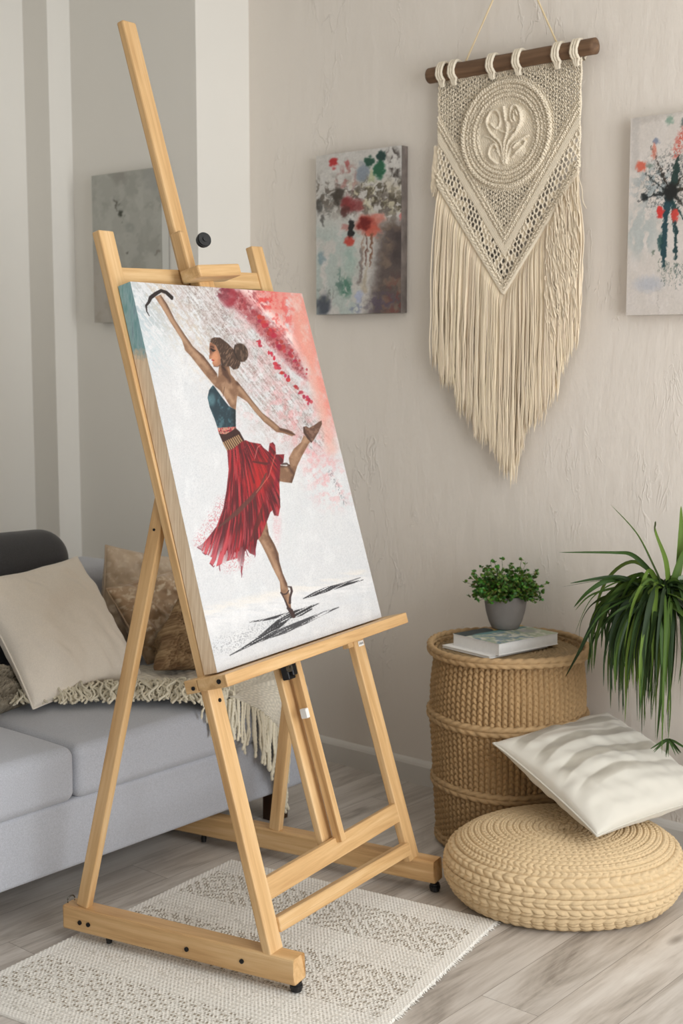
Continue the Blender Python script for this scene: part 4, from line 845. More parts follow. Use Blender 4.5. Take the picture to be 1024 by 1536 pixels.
# ---------------------------------------------------------------- pillows
def pillow(name, corners, thick, mat, label, cat='pillow', wr=.012, seed=0, pinch=.09, colfn=None, group=None, n=90, ear=.0, sagf=None, piping=True, pmat=None):
    c0, c1, c2, c3 = [np.array(c, float) for c in corners]   # BL BR TR TL
    u = np.linspace(-1, 1, n); U, Vv = np.meshgrid(u, u, indexing='ij')
    Up = U*(1-pinch*(1-Vv**2)*(1-.3*np.abs(U)))+ear*np.sign(U)*(np.abs(U*Vv))**8; Vp = Vv*(1-pinch*(1-U**2)*(1-.3*np.abs(Vv)))+ear*np.sign(Vv)*(np.abs(U*Vv))**8
    a = (Up+1)/2; b = (Vp+1)/2
    P = ((1-a)*(1-b))[..., None]*c0+(a*(1-b))[..., None]*c1+(a*b)[..., None]*c2+((1-a)*b)[..., None]*c3
    nrm = np.cross(c1-c0, c3-c0); nrm /= np.linalg.norm(nrm)
    prof = np.clip((1-U**2)*(1-Vv**2), 0, 1)**.42
    size = np.linalg.norm(c1-c0)
    def side(sg, sd):
        w = (fbm(U*2.2+sd, Vv*2.2, sd, 3)-.5)*wr*2.2+(fbm(U*1.2+(Vv+U)*2.5, (Vv-U)*1.0, sd+5, 2)-.5)*wr*1.8
        edge = np.clip(1-np.maximum(np.abs(U), np.abs(Vv)), 0, 1); radial = np.sin(np.arctan2(Vv, U)*22+sd)*.0022*np.exp(-((edge-.10)/.10)**2)
        t = thick/2*prof+(w+radial)*np.minimum(1, prof*1.4)*(prof > 0)
        if sagf is not None: t = t+sagf(U, Vv, sg)*prof
        return P+nrm*(sg*np.maximum(t, 0))[..., None]
    F1, F2 = side(1, seed+1), side(-1, seed+2); V = np.concatenate([F1.reshape(-1, 3), F2.reshape(-1, 3)])
    Fq = gridF(n, n); Fq = np.concatenate([Fq, Fq[:, ::-1]+n*n])
    # weld the rim
    idx = np.arange(n*n).reshape(n, n); mp = np.arange(2*n*n); rim = np.zeros((n, n), bool); rim[0] = rim[-1] = True; rim[:, 0] = rim[:, -1] = True
    mp[n*n+idx[rim]] = idx[rim]; Fq = mp[Fq]
    col = None
    if colfn is not None: cc = colfn(U, Vv); col = np.concatenate([cc.reshape(-1, 3)]*2)
    base = (c0+c1+c2+c3)/4; base[2] = min(c[2] for c in (c0, c1, c2, c3))
    t = thing(name, label, cat, tuple(base), group=group)
    o = world('cover', V, Fq, mat, t, col=col)
    if piping:
        ring = np.concatenate([F1[:, 0], F1[-1, 1:], F1[-2::-1, -1], F1[0, -2:0:-1]])
        v, f = rope(ring, .0028, 0, 1, 0, 8, True); world('seam', v, f, pmat or mat, t, col=None if col is None else np.tile(col.mean(0), (len(v), 1)))
    return t
pillow('throw_pillow', [(-2.905, 2.14, .448), (-2.925, 2.545, .455), (-3.178, 2.515, .790), (-3.165, 2.13, .765)], .17, M_beige, 'plain beige square pillow propped against the charcoal cushion', wr=.013, seed=3, pinch=.075, ear=.006)
M_velvet = painted('mottled_velvet', .55, 300, .3, .001, .3)
def velvet(a, b, c): 
    def f(U, V):
        t = fbm(U*4+9, V*4, 61, 4); k = fbm(U*13, V*13, 63, 3); col = np.ones(U.shape+(3,))*np.array(a)/255.
        m = sm(.42, .6, t)[..., None]; col = col*(1-m)+m*np.array(b)/255.; m = (sm(.55, .68, k)*.8)[..., None]; col = col*(1-m)+m*np.array(c)/255.; return lin_arr(col)
    return f
pillow('velvet_pillow', [(-3.18, 2.59, .47), (-3.15, 2.915, .43), (-3.225, 3.0, .72), (-3.255, 2.69, .80)], .11, M_velvet, 'tan satin pillow with upright pointed corner, behind the mottled pillow', wr=.014, seed=8, pinch=.05, group='brown pillows in the sofa corner', colfn=velvet((198, 176, 150), (186, 162, 134), (210, 192, 168)))
pillow('velvet_pillow', [(-3.01, 2.64, .465), (-2.98, 2.90, .462), (-3.075, 2.885, .735), (-3.10, 2.56, .695)], .12, M_velvet, 'mottled brown velvet pillow leaning in front of the tan pillow', wr=.02, seed=14, pinch=.05, group='brown pillows in the sofa corner', colfn=velvet((186, 158, 128), (160, 130, 98), (222, 206, 180)))
# chunky knits
def knit_col(a, b):
    def f(U, V):
        k = 1-np.abs(2*fbm(U*17, V*17, 72, 2)-1)**.5; t = fbm(U*5, V*5, 71, 3); m = np.clip(k*.9+t*.9-.62, 0, 1)[..., None]
        return lin_arr(np.array(a)/255.*(1-m)+np.array(b)/255.*m)
    return f
kn_sag = lambda U, V, s: .022*(1-np.abs(2*fbm(U*17, V*17, 72, 2)-1)**.5)+.020*np.sin(U*6+V*3+2*np.sin(V*2))
pillow('knitted_throw', [at(232, 1006, (-2.86, 0, 0), (1, 0, 0)), at(330, 1004, (-2.86, 0, 0), (1, 0, 0)), at(322, 915, (-2.93, 0, 0), (1, 0, 0)), at(268, 896, (-2.93, 0, 0), (1, 0, 0))], .14, painted('brown_chunky_knit', .9, 200, .6, .003), 'bunched brown chunky knit blanket against the mottled pillow', 'blanket', wr=.02, seed=21, pinch=.02, colfn=knit_col((112, 84, 56), (196, 168, 128)), n=150, sagf=kn_sag, piping=False)
pillow('knitted_cushion', [(-2.93, 1.88, .435), (-3.00, 2.20, .435), (-3.08, 2.17, .53), (-3.02, 1.86, .54)], .10, painted('grey_chunky_knit', .9, 200, .6, .003), 'grey beige chunky knit cushion under the beige pillow', 'cushion', wr=.01, seed=25, pinch=.03, colfn=knit_col((110, 100, 84), (186, 176, 156)), n=130, sagf=kn_sag, piping=False)

# ---------------------------------------------------------------- fringed throw
def build_throw():
    t = thing('throw_blanket', 'cream knitted throw with fringe draped over the sofa seat and front edge', 'blanket', (-2.75, 2.6, .44))
    FX = lambda a_, b_: tuple(at(a_, b_, (-2.585, 0, 0), (1, 0, 0)))
    E = spline([(-3.02, 2.17, .448), (-2.95, 2.26, .452), (-2.86, 2.36, .452), (-2.77, 2.44, .452), (-2.68, 2.50, .450), (-2.615, 2.555, .442), FX(345, 1046), FX(375, 1060), FX(397, 1076), FX(412, 1096), FX(418, 1140), FX(420, 1165)], 240)
    G = spline([(-3.16, 2.40, .452), (-3.08, 2.52, .455), (-3.02, 2.62, .455), (-2.95, 2.72, .456), (-2.88, 2.80, .456), (-2.80, 2.86, .456), (-2.72, 2.885, .454), (-2.66, 2.90, .452), (-2.61, 2.90, .438), FX(436, 1062), FX(436, 1082), FX(433, 1120), FX(430, 1175)], 240)
    nv = 90; b = np.linspace(0, 1, nv); P = E[:, None]*(1-b)[None, :, None]+G[:, None]*b[None, :, None]
    seat = .455; over = P[..., 0] > SX-.03
    s = np.linspace(0, 1, 240)[:, None]; bb = b[None]
    # the part lying on the seat keeps to it, then rolls over the front edge
    P[..., 2] = np.where(P[..., 0] < SX-.01, np.maximum(P[..., 2], .452), P[..., 2])
    w = .010*np.sin(s*26+bb*5)*np.sin(bb*PI)+.016*(fbm(s*9, bb*4, 81, 3)-.3)
    kn = .0035*np.abs(np.sin(s*150+1.2*np.sin(bb*40)))*np.abs(np.sin(bb*70+.8*np.sin(s*75)))
    h = np.maximum(w, 0)+kn; onseat = sm(SX+.01, SX-.06, P[..., 0])
    P[..., 2] += h*onseat; P[..., 0] += (h*.8+.004)*(1-onseat)
    P2 = P.copy(); P2[..., 2] -= .006*onseat; P2[..., 0] -= .006*(1-onseat)
    V = np.concatenate([P.reshape(-1, 3), P2.reshape(-1, 3)]); Fq = gridF(240, nv); m = 240*nv
    Fq = np.concatenate([Fq, Fq[:, ::-1]+m])
    col = lin((222, 214, 197))[None]*(.8+.35*np.clip(kn/.0035, 0, 1)).reshape(-1, 1); col = np.concatenate([col, col])
    world('knitted_cloth', V, Fq, M_cotton, t, col=col)
    rg = np.random.default_rng(4); K = 20; paths = []; cols = []
    def cord(Q, r0, ph):
        s_ = np.linspace(0, 1, len(Q)); r = r0*(1+.22*np.sin(s_*70+ph)); r[-2] = r0*1.25; r[-1] = r0*.4
        paths.append((Q, r)); cols.append(lin((234, 225, 202))*rg.uniform(.84, 1.05))
    K = 30; s = np.linspace(0, 1, K); seat_i = [i for i in range(240) if E[i][0] < SX-.012]; drape = [i for i in range(240) if i > seat_i[-1]]
    for i in range(560):      # cords lying tangled over the seat, pointing into the room
        e = P[seat_i[rg.integers(0, len(seat_i))], rg.integers(0, 14)].copy(); ph = rg.uniform(0, 6, 3); fr = rg.uniform(7, 12)
        L = rg.uniform(.06, .11); a_ = rg.normal()*.35; d = np.array([.80*math.cos(a_)+.6*math.sin(a_), -.60*math.cos(a_)+.8*math.sin(a_), 0]); side = np.array([.6, .8, 0])
        Q = e+d*(s*L)[:, None]+side*(.010*np.sin(s*fr+ph[0])*s)[:, None]; Q[:, 2] = np.maximum(e[2]+.016*np.sin(s*PI)*rg.uniform(.2, 1.2)-s*.006, .449)+rg.uniform(0, .030)*(1-.7*s)
        past = np.maximum(0, Q[:, 0]-(SX+.020)); Q[:, 0] -= past*.95; Q[:, 2] -= past*1.6; cord(Q, .0031, ph[0])
    nd = 46
    for i in range(nd):       # knotted cords hanging down over the sofa front
        q = (i+.5)/nd; e = P[drape[int(q*(len(drape)-1))], rg.integers(0, 2)].copy(); ph = rg.uniform(0, 6, 3)
        L = float(np.interp(q, [0, .2, .45, .7, .85, 1], [.125, .12, .155, .17, .155, .10]))*rg.uniform(.85, 1.05)
        Q = np.stack([e[0]+.007+.003*np.sin(s*9+ph[0])*s+rg.uniform(0, .006), e[1]+.005*np.sin(s*7+ph[1])*s+rg.normal()*.008*s, e[2]-L*s], -1); Q[:, 0] = np.maximum(Q[:, 0], SX+.022)
        cord(Q, rg.uniform(.0036, .0046), ph[2])
    # outer layer on the drape: longer cords along the lower edge
    V, Fq, n, k_, sd_ = tubes(paths, 6); tag(world('fringe', V, Fq, M_cotton, t, col=np.repeat(np.array(cols), k_*sd_, 0)), kind='stuff')
build_throw()

# ---------------------------------------------------------------- jute pouf
M_jute = painted('jute_braid', .85, 500, .5, .0015)
def build_pouf():
    c = (-1.703, 2.895, 0)
    prof = spline([(.0, .186), (.06, .188), (.13, .187), (.20, .182), (.250, .168), (.286, .138), (.300, .100), (.294, .058), (.266, .020), (.22, .004)], 700)
    d = np.concatenate([[0], np.cumsum(np.linalg.norm(np.diff(prof, axis=0), axis=1))]); S = np.linspace(0, d[-1], 620); prof = np.stack([np.interp(S, d, prof[:, i]) for i in range(2)], -1)
    tan = np.gradient(prof, axis=0); tan /= np.linalg.norm(tan, axis=1, keepdims=True); nr = np.stack([-tan[:, 1], tan[:, 0]], -1)
    edges = [0]; 
    while edges[-1] < d[-1]: edges.append(edges[-1]+(.0165 if edges[-1] < .235 else (.019 if edges[-1] < .27 else .027)))
    edges = np.array(edges); row = np.clip(np.searchsorted(edges, S, side='right')-1, 0, len(edges)-2); w = (S-edges[row])/(edges[row+1]-edges[row])*2-1; hw = (edges[row+1]-edges[row])/2
    n = 900; ph = np.arange(n)*2*PI/n
    Sg = S[:, None]; r0 = np.interp(.5*(edges[row]+edges[row+1]), S, prof[:, 0])[:, None]
    nst = np.maximum(6, np.round(2*PI*np.maximum(r0, .02)/(.017+.012*(hw[:, None] > .0115)))); sk = np.where(row % 2 == 0, 1., -1.)[:, None]
    wob = .08*np.sin(3*ph[None]+row[:, None]); ww = w[:, None]
    # braid: two lobes crossing in a herringbone
    lob = np.abs(np.sin(ph[None]*nst/2+sk*np.abs(ww)*1.25+row[:, None]*1.7))
    h = hw[:, None]*.80*np.sqrt(np.clip(1-(ww*.99)**2, 0, 1))*(.45+.55*lob**.55)-hw[:, None]*.16*np.exp(-(ww/.18)**2)
    h = h+.0012*(fbm(ph[None]*60+row[:, None]*3.3, Sg*120, 91, 3)-.5)
    R_ = prof[:, 0:1]+nr[:, 0:1]*-h*-1; 
    R_ = prof[:, 0:1]+nr[:, 0:1]*h; Zz = prof[:, 1:2]+nr[:, 1:2]*h; lump = 1+.010*np.sin(2*ph[None]+1)+.006*np.sin(5*ph[None])
    R_ = np.maximum(R_, 0)*lump; Zz = Zz*(1+.03*np.sin(ph[None]+.5)*(Zz > .1))
    a_, b_ = R_*np.cos(ph), R_*np.sin(ph)*.84       # slightly oval, narrower in depth
    V = np.stack([c[0]+a_*Rt[0]+b_*Fh[0], c[1]+a_*Rt[1]+b_*Fh[1], np.maximum(Zz, .001)+0*ph], -1)
    tone = .86+.22*fbm(ph[None]*30+row[:, None]*5, Sg*90, 93, 4); col = lin((214, 188, 148))[None, None]*tone[..., None]
    o = world('jute_pouf', V, gridF(len(S), n, False, True), M_jute, None, base=c, col=col)
    tag(o, 'round braided jute floor pouf under the white pillow', 'pouf')
    if np.array(o.data.polygons[50].normal)[2] < 0: o.data.flip_normals()
build_pouf()
def wp_sag(U, V, s): return .0014*np.sin((V*1.0+.08*U)*26+.8*np.sin(U*2))*sm(-.9, -.2, V*1.0+.6)*(s > 0)
def wp_col(U, V):
    x = (V*.93+.10*U**2+.05*np.sin(U*4)); t = sm(.0, .55, np.sin(x*17+1.2))*.8*sm(-.55, -.25, V)*sm(.97, .75, np.abs(U))*(.75+.4*fbm(U*6, V*20, 301)); b = np.array((210, 205, 193))/255.; g = np.array((152, 144, 129))/255.
    return lin_arr(b*(1-t[..., None])+g*t[..., None])
M_stripe = painted('striped_cotton', .8, 500, .25, .0008, .2)
pillow('floor_pillow', [(-1.556, 2.80, .230), (-1.461, 3.261, .232), (-1.825, 3.325, .378), (-1.915, 2.885, .372)], .135, M_stripe, 'white pillow with soft grey stripes tilted on the jute pouf', wr=.008, seed=31, pinch=.06, colfn=wp_col, sagf=wp_sag, ear=.012, n=120)

# ---------------------------------------------------------------- basket table
M_sea = painted('seagrass_rope', .8, 500, .5, .0015)
BC = np.array([-2.056, 3.162, 0])
def build_table():
    t = thing('basket_table', 'round woven seagrass basket table with rope rings against the wall', 'table', tuple(BC))
    zp = np.array([0, .02, .10, .18, .19, .28, .37, .385, .46, .55, .566]); rp = np.array([.190, .196, .201, .207, .207, .211, .219, .217, .216, .206, .204])
    NZ, n = 520, 1300; z = np.linspace(.004, .566, NZ); r = np.interp(z, zp, rp)[:, None]; ph = (np.arange(n)*2*PI/n)[None]
    ribs = 80; tier = np.searchsorted([.185, .375], z)[:, None]; a = ph*ribs+tier*2.1+.35*np.sin(z[:, None]*9+ph*5); w = ((a/(2*PI)) % 1)*2-1; ri = np.floor(a/(2*PI))
    lob = np.abs(np.sin(z[:, None]*PI/.017+np.abs(w)*1.2+ri*1.9))
    h = .0115*np.sqrt(np.clip(1-(w*.98)**2, 0, 1))*(.45+.55*lob**.55)
    h = h+.0015*(fbm(ph*70, z[:, None]*90, 95, 3)-.5); rr = r+h-.004
    V = np.stack([BC[0]+rr*np.cos(ph), BC[1]+rr*np.sin(ph), z[:, None]+0*ph], -1)
    tone = .78+.36*fbm(ph*40+ri*.7, z[:, None]*22, 97, 4); col = lin((170, 138, 96))[None, None]*tone[..., None]
    world('basket_body', V, gridF(NZ, n, False, True)[:, ::-1].copy(), M_sea, t, col=col)
    def ring(name, R0, z0, r0, cnt=2):
        parts = []
        for i in range(cnt):
            k = 700; p = np.arange(k)*2*PI/k; zz = z0+(i-.5*(cnt-1))*r0*1.25+.0025*np.sin(p*3+z0*40)
            parts.append(rope(np.stack([BC[0]+R0*np.cos(p), BC[1]+R0*np.sin(p), zz], -1), r0, 2*PI/.030*(1 if i % 2 else -1)*1.0, 2, .32, 14, True))
        V, Fq = join(parts); tone = .8+.3*fbm(V[:, 0]*60, V[:, 1]*60+V[:, 2]*60, 98, 3)
        return world(name, V, Fq, M_sea, t, col=lin((180, 148, 106))[None]*tone[:, None])
    ring('rope_ring', .198, .020, .010); ring('rope_ring', .211, .186, .010); ring('rope_ring', .223, .378, .0105); 
    ring('rope_rim', .224, .5665, .0095, 2)
    # woven top inside the rim
    nr_, nn = 150, 500; rad = np.linspace(.001, .220, nr_)[:, None]; ph = (np.arange(nn)*2*PI/nn)[None]; hh = .0035*np.abs(np.sin(rad*PI/.012))*(.5+.5*np.abs(np.sin(ph*np.round(rad*170)+rad*300)))
    V = np.stack([BC[0]+rad*np.cos(ph), BC[1]+rad*np.sin(ph), .5565+hh], -1); tone = .7+.5*fbm(V[..., 0]*70, V[..., 1]*70, 99, 3)
    world('woven_top', V, gridF(nr_, nn, False, True)[:, ::-1].copy(), M_sea, t, col=lin((150, 126, 90))[None, None]*tone[..., None])
build_table()

# ---------------------------------------------------------------- books
ba = math.atan2(.236, .046)-PI/2      # rotation of the book's long axis from +y
def bpt(u, v): return np.array([-2.188, 3.074, 0])+u*np.array([.180, -.033, 0])+v*np.array([.046, .236, 0])
def cover_paint(X, Y, S, T):
    p = Pic(X, Y, (206, 204, 192)); n = lambda f, g, k: fbm(X/f, Y/g, k)
    p.mixm(sm(.42, .5, n(.12, .05, 101)), (168, 176, 150)); p.mixm(sm(.3, .34, 1-Y)*sm(.55, .6, n(.1, .06, 102)), (120, 142, 152)); p.mixm(p.poly([(-.1, -.1), (.28, -.1), (.28, .6), (-.1, .75)], .02), (44, 56, 58)); p.mixm(.9*p.poly([(-.1, .62), (.25, .5), (.3, 1.1), (-.1, 1.1)], .02), (206, 168, 92)); p.mixm(.8*p.poly([(-.1, .5), (.2, .55), (.2, .72), (-.1, .7)], .02), (188, 152, 112))
    p.mixm(.8*p.band((.3, .2), (.34, .9), .06, .03), (96, 140, 140)); p.mixm(.8*p.ell(.8, .2, .2, .16, .3)*sm(.4, .55, n(.05, .05, 103)), (120, 140, 154)); p.mixm(.5*p.ell(.6, .8, .12, .1, .4), (156, 150, 164))
    return p.c
def book(z0, z1, u0, u1, v0, v1, label, cat, cover=True, top=None):
    P = [bpt(u0, v0), bpt(u1, v0), bpt(u1, v1), bpt(u0, v1)]; ctr = sum(P)/4
    t = thing('book' if cover else 'magazine', label, cat, (ctr[0], ctr[1], z0))
    e = .0016
    def quad(name, zz0, zz1, ins, mat):
        ux = (P[1]-P[0])/np.linalg.norm(P[1]-P[0]); uy = (P[3]-P[0])/np.linalg.norm(P[3]-P[0])
        Q = [P[0]+(ux+uy)*ins, P[1]+(-ux+uy)*ins, P[2]-(ux+uy)*ins, P[3]+(ux-uy)*ins]
        V = [q+Z*zz0 for q in Q]+[q+Z*zz1 for q in Q]
        return world(name, V, [(3, 2, 1, 0), (4, 5, 6, 7), (0, 1, 5, 4), (1, 2, 6, 5), (2, 3, 7, 6), (3, 0, 4, 7)], mat, t, smooth=False)
    quad('pages', z0+e, z1-e, .0015, M_paper); quad('back_cover', z0, z0+e, 0, M_white); quad('front_cover', z1-e, z1, 0, M_white)
    if cover: canvas_face('cover_print', P[3]+Z*z1, P[2]+Z*z1, P[1]+Z*z1, P[0]+Z*z1, 90, 110, [(0, 1), (1, 1), (1, 0), (0, 0)], cover_paint, M_paint, t, Z*.0004)
    return t
book(.5605, .568, -.10, .93, -.10, .88, 'thin white magazine under the thick book on the basket table', 'magazine', False)
book(.5682, .601, 0, 1, 0, 1, 'thick white book with colourful cover under the small potted plant', 'book')

# ---------------------------------------------------------------- small potted plant
M_concrete = plain('grey_concrete', (132, 126, 122), .8, nscale=14, namt=.12, bscale=120, bamt=.2, bdist=.001)
M_soil = plain('soil', (52, 40, 30), .95, bscale=200, bamt=.8, bdist=.003)
M_leaf = painted('herb_leaf', .5); M_blade = painted('blade_leaf', .6); M_blade.node_tree.nodes['Principled BSDF'].inputs['Specular IOR Level'].default_value = .25
def build_small_plant():
    c = np.array([-2.117, 3.237, .6022]); t = thing('potted_plant', 'small bushy green plant in a grey concrete pot on the book', 'plant', tuple(c))
    V, Fq = lathe([(.001, 0), (.036, 0), (.040, .002), (.049, .022), (.057, .05), (.0615, .078), (.0625, .096), (.0615, .098), (.058, .097), (.057, .085), (.001, .085)], 64)
    world('pot', V+c, Fq[:, ::-1].copy(), M_concrete, t)
    V, Fq = lathe([(.001, .088), (.03, .089), (.0565, .0875)], 32); world('soil', V+c, Fq[:, ::-1].copy(), M_soil, t)
    rg = np.random.default_rng(8); paths = []; LV = []; LF = []; LC = []; nv = 0
    for i in range(330):
        th = rg.uniform(0, 2*PI); el_ = math.acos(rg.uniform(.0, 1))*1.05; L = rg.uniform(.040, .088)*(1+.22*math.cos(el_)); r0 = rg.uniform(0, .042)
        base = c+np.array([r0*math.cos(th), r0*math.sin(th), .088]); dirv = np.array([math.sin(el_)*math.cos(th), math.sin(el_)*math.sin(th), math.cos(el_)])
        s = np.linspace(0, 1, 7)[:, None]; P = base+dirv*L*s+np.array([0, 0, .018])*np.sin(s*PI*.5)-np.array([0, 0, .012])*s**2; P[:, 1] = np.minimum(P[:, 1], WY-.01)
        paths.append((P, np.linspace(.0011, .0006, 7)))
        for k in range(16):
            q = P[min(6, int(1+k/16*6))]+rg.normal(size=3)*.002 if k < 11 else P[-1]; a = rg.uniform(0, 2*PI); out = dirv*rg.uniform(.1, .9)+np.array([math.cos(a), math.sin(a), rg.uniform(-.3, .8)]); out /= np.linalg.norm(out)
            sd = np.cross(out, rg.normal(size=3)); sd /= np.linalg.norm(sd); up_ = np.cross(out, sd); ll = rg.uniform(.008, .0125); lw = ll*.42
            pts = [q, q+out*ll*.35+sd*lw, q+out*ll*.75+sd*lw*.8, q+out*ll, q+out*ll*.75-sd*lw*.8, q+out*ll*.35-sd*lw, q+out*ll*.5+up_*-lw*.35]
            LV += pts; LF += [(nv, nv+1, nv+6, nv+6), (nv+1, nv+2, nv+6, nv+6), (nv+2, nv+3, nv+6, nv+6), (nv+3, nv+4, nv+6, nv+6), (nv+4, nv+5, nv+6, nv+6), (nv+5, nv, nv+6, nv+6)]; nv += 7
            g = lin((rg.integers(52, 104), rg.integers(92, 138), rg.integers(26, 54))); LC += [g]*7
    tri = np.array(LF)[:, :3]
    world('foliage', np.array(LV), tri, M_leaf, t, col=np.array(LC), smooth=False)
    V, Fq, n, k_, sd_ = tubes(paths, 5); world('stems', V, Fq, M_leaf, t, col=np.tile(lin((78, 92, 46)), (len(V), 1)))
build_small_plant()

# ---------------------------------------------------------------- long leaved plant
def build_blade_plant():
    D0 = 3.42; K0 = Fh*D0+Rt*((1006-512)/2000*D0)+np.array([0, 0, 1.4-(898-530)/2000*D0*1.0])
    s0 = D0/2000.
    def w(px, py, dep=0): return K0+Rt*(px-1006)*s0-Z*(py-898)*s0+Fh*dep
    pc = w(1092, 940, .05); zpot = pc[2]
    t = thing('long_leaved_plant', 'drooping plant with long narrow green leaves at the right edge', 'plant', (pc[0], pc[1], 0))
    V, Fq = lathe([(.001, 0), (.05, 0), (.055, .004), (.07, .10), (.074, .115), (.069, .116), (.066, .10), (.001, .10)], 48); o = np.array([pc[0], pc[1], zpot-.10])
    world('pot', V+o, Fq[:, ::-1].copy(), plain('dark_pot', (58, 58, 56), .5), t)
    bm = bmesh.new(); add_cyl(bm, (0, 0, .01), (0, 0, 1), .08, .02, 40); add_cyl(bm, (0, 0, (zpot-.10)/2), (0, 0, 1), .012, zpot-.12, 20); add_cyl(bm, (0, 0, zpot-.108), (0, 0, 1), .075, .012, 40)
    bm_mesh('plant_stand', bm, M_blacksteel, t, Matrix.Translation((pc[0], pc[1], 0)))
    rg = np.random.default_rng(6); K = 26; VV = []; FF = []; CC = []; nv = 0
    def blade(pts, wd, col):
        nonlocal nv
        P = spline(pts, K); s = np.linspace(0, 1, K); T = np.gradient(P, axis=0); T /= np.linalg.norm(T, axis=1, keepdims=True)
        tw = rg.uniform(-.7, .7)+s*rg.uniform(-.8, .8); toC = -Fh*1.0+rg.normal(size=3)*.25; A = np.cross(T, toC); A /= np.linalg.norm(A, axis=1, keepdims=True)+1e-9; B = np.cross(T, A)
        A2 = A*np.cos(tw)[:, None]+B*np.sin(tw)[:, None]; B2 = np.cross(T, A2); prof = wd*np.minimum(1, (s*6+.35))*np.clip((1-s)*1.9, 0, 1)**.7; prof[-1] = wd*.02
        L3 = np.stack([P+A2*prof[:, None], P+B2*(prof*.35)[:, None], P-A2*prof[:, None]], 1).reshape(-1, 3); L3[:, 1] = np.minimum(L3[:, 1], WY-.006)
        VV.append(L3); FF.append(gridF(K, 3)+nv); nv += len(L3); cc = lin(col)[None]*(1+.25*(s[:, None]-.5)); CC.append(np.repeat(np.clip(cc, 0, 1), 3, 0)*np.tile(np.array([1, 1.22, 1])[:, None], (K, 1)))
    greens = [(36, 56, 22), (46, 68, 26), (62, 84, 30), (32, 48, 24), (82, 104, 38)]
    # readable single leaves
    for pts, wd, g in (([(1004, 890), (985, 850), (958, 800), (917, 756)], .009, 2), ([(1010, 890), (1000, 840), (990, 800), (983, 780)], .013, 4), ([(998, 895), (985, 865), (955, 835), (920, 828), (840, 828)], .006, 1), ([(995, 900), (960, 878), (925, 868), (858, 876)], .008, 0), ([(995, 905), (950, 878), (915, 872), (885, 890), (868, 917)], .008, 1),
                        ([(992, 910), (950, 905), (905, 925), (872, 980), (856, 1025)], .008, 3), ([(1012, 890), (1018, 860), (1030, 830), (1045, 800)], .010, 2), ([(1015, 895), (1024, 850), (1030, 800), (1028, 760)], .010, 4), ([(1000, 895), (975, 885), (940, 870), (900, 872), (845, 885)], .004, 0)):
        blade([w(a, b, rg.uniform(-.03, .03)*(i > 0)) for i, (a, b) in enumerate(pts)], wd, greens[g])
    for i in range(215):
        side = rg.uniform(-1, 1) if i > 60 else rg.uniform(-1, -.1); reach = rg.uniform(.35, 1.0); dep = rg.uniform(-.16, .16); x0 = 1006+rg.normal()*7+side*6; y0 = 893+rg.normal()*7
        xe = 1006+side*122*reach**.8*(1.05 if side < 0 else 1.2); ytop = y0-36*(rg.uniform(0, 1.1)**1.8)*abs(side)**.5+8; drop = rg.uniform(.30, 1.0)**.8; ye = 905+drop*(222-abs(side)**2.0*98)
        if rg.random() < .12: ye -= 60
        pts = [w(x0, y0), w(x0+(xe-x0)*.42, ytop, dep*.4), w(x0+(xe-x0)*.80, ytop+.20*(ye-ytop), dep*.85), w(x0+(xe-x0)*.99, ytop+.58*(ye-ytop), dep), w(xe+rg.normal()*3, ye, dep)]
        blade(pts, rg.uniform(.0042, .0086), greens[rg.integers(0, 5)] if rg.random() > .05 else (150, 160, 140))
    for i in range(26):
        xe = rg.uniform(868, 960); yt = rg.uniform(868, 905); ye = yt+rg.uniform(15, 90); d_ = rg.uniform(-.12, .05); blade([w(1004, 896), w(1004+(xe-1004)*.4, yt-2, d_*.5), w(1004+(xe-1004)*.8, yt+.3*(ye-yt), d_), w(xe, ye, d_)], rg.uniform(.0022, .0048), greens[rg.integers(0, 4)])
    for i in range(40):
        x = rg.uniform(-40, 28); pts = [w(1006+rg.normal()*4, 892), w(1006+x*.6, 890+rg.uniform(-20, 10), -.02), w(1006+x*1.3, 915+rg.uniform(-10, 20), -.05)]; blade(pts, rg.uniform(.004, .007), greens[rg.integers(0, 4)])
    for i in range(14): a = rg.uniform(-1.2, 1.2); blade([w(1008, 1112, -.05), w(1008+12*math.sin(a), 1112+10*math.cos(a), -.05), w(1008+30*math.sin(a), 1115+26*math.cos(a), -.05)], .003, greens[1])
    blade([w(1008, 1020, -.05), w(1010, 1065, -.05), w(1008, 1114, -.05)], .0022, greens[2])
    V = np.concatenate(VV); world('leaves', V, np.concatenate(FF), M_blade, t, col=np.concatenate(CC))
build_blade_plant()

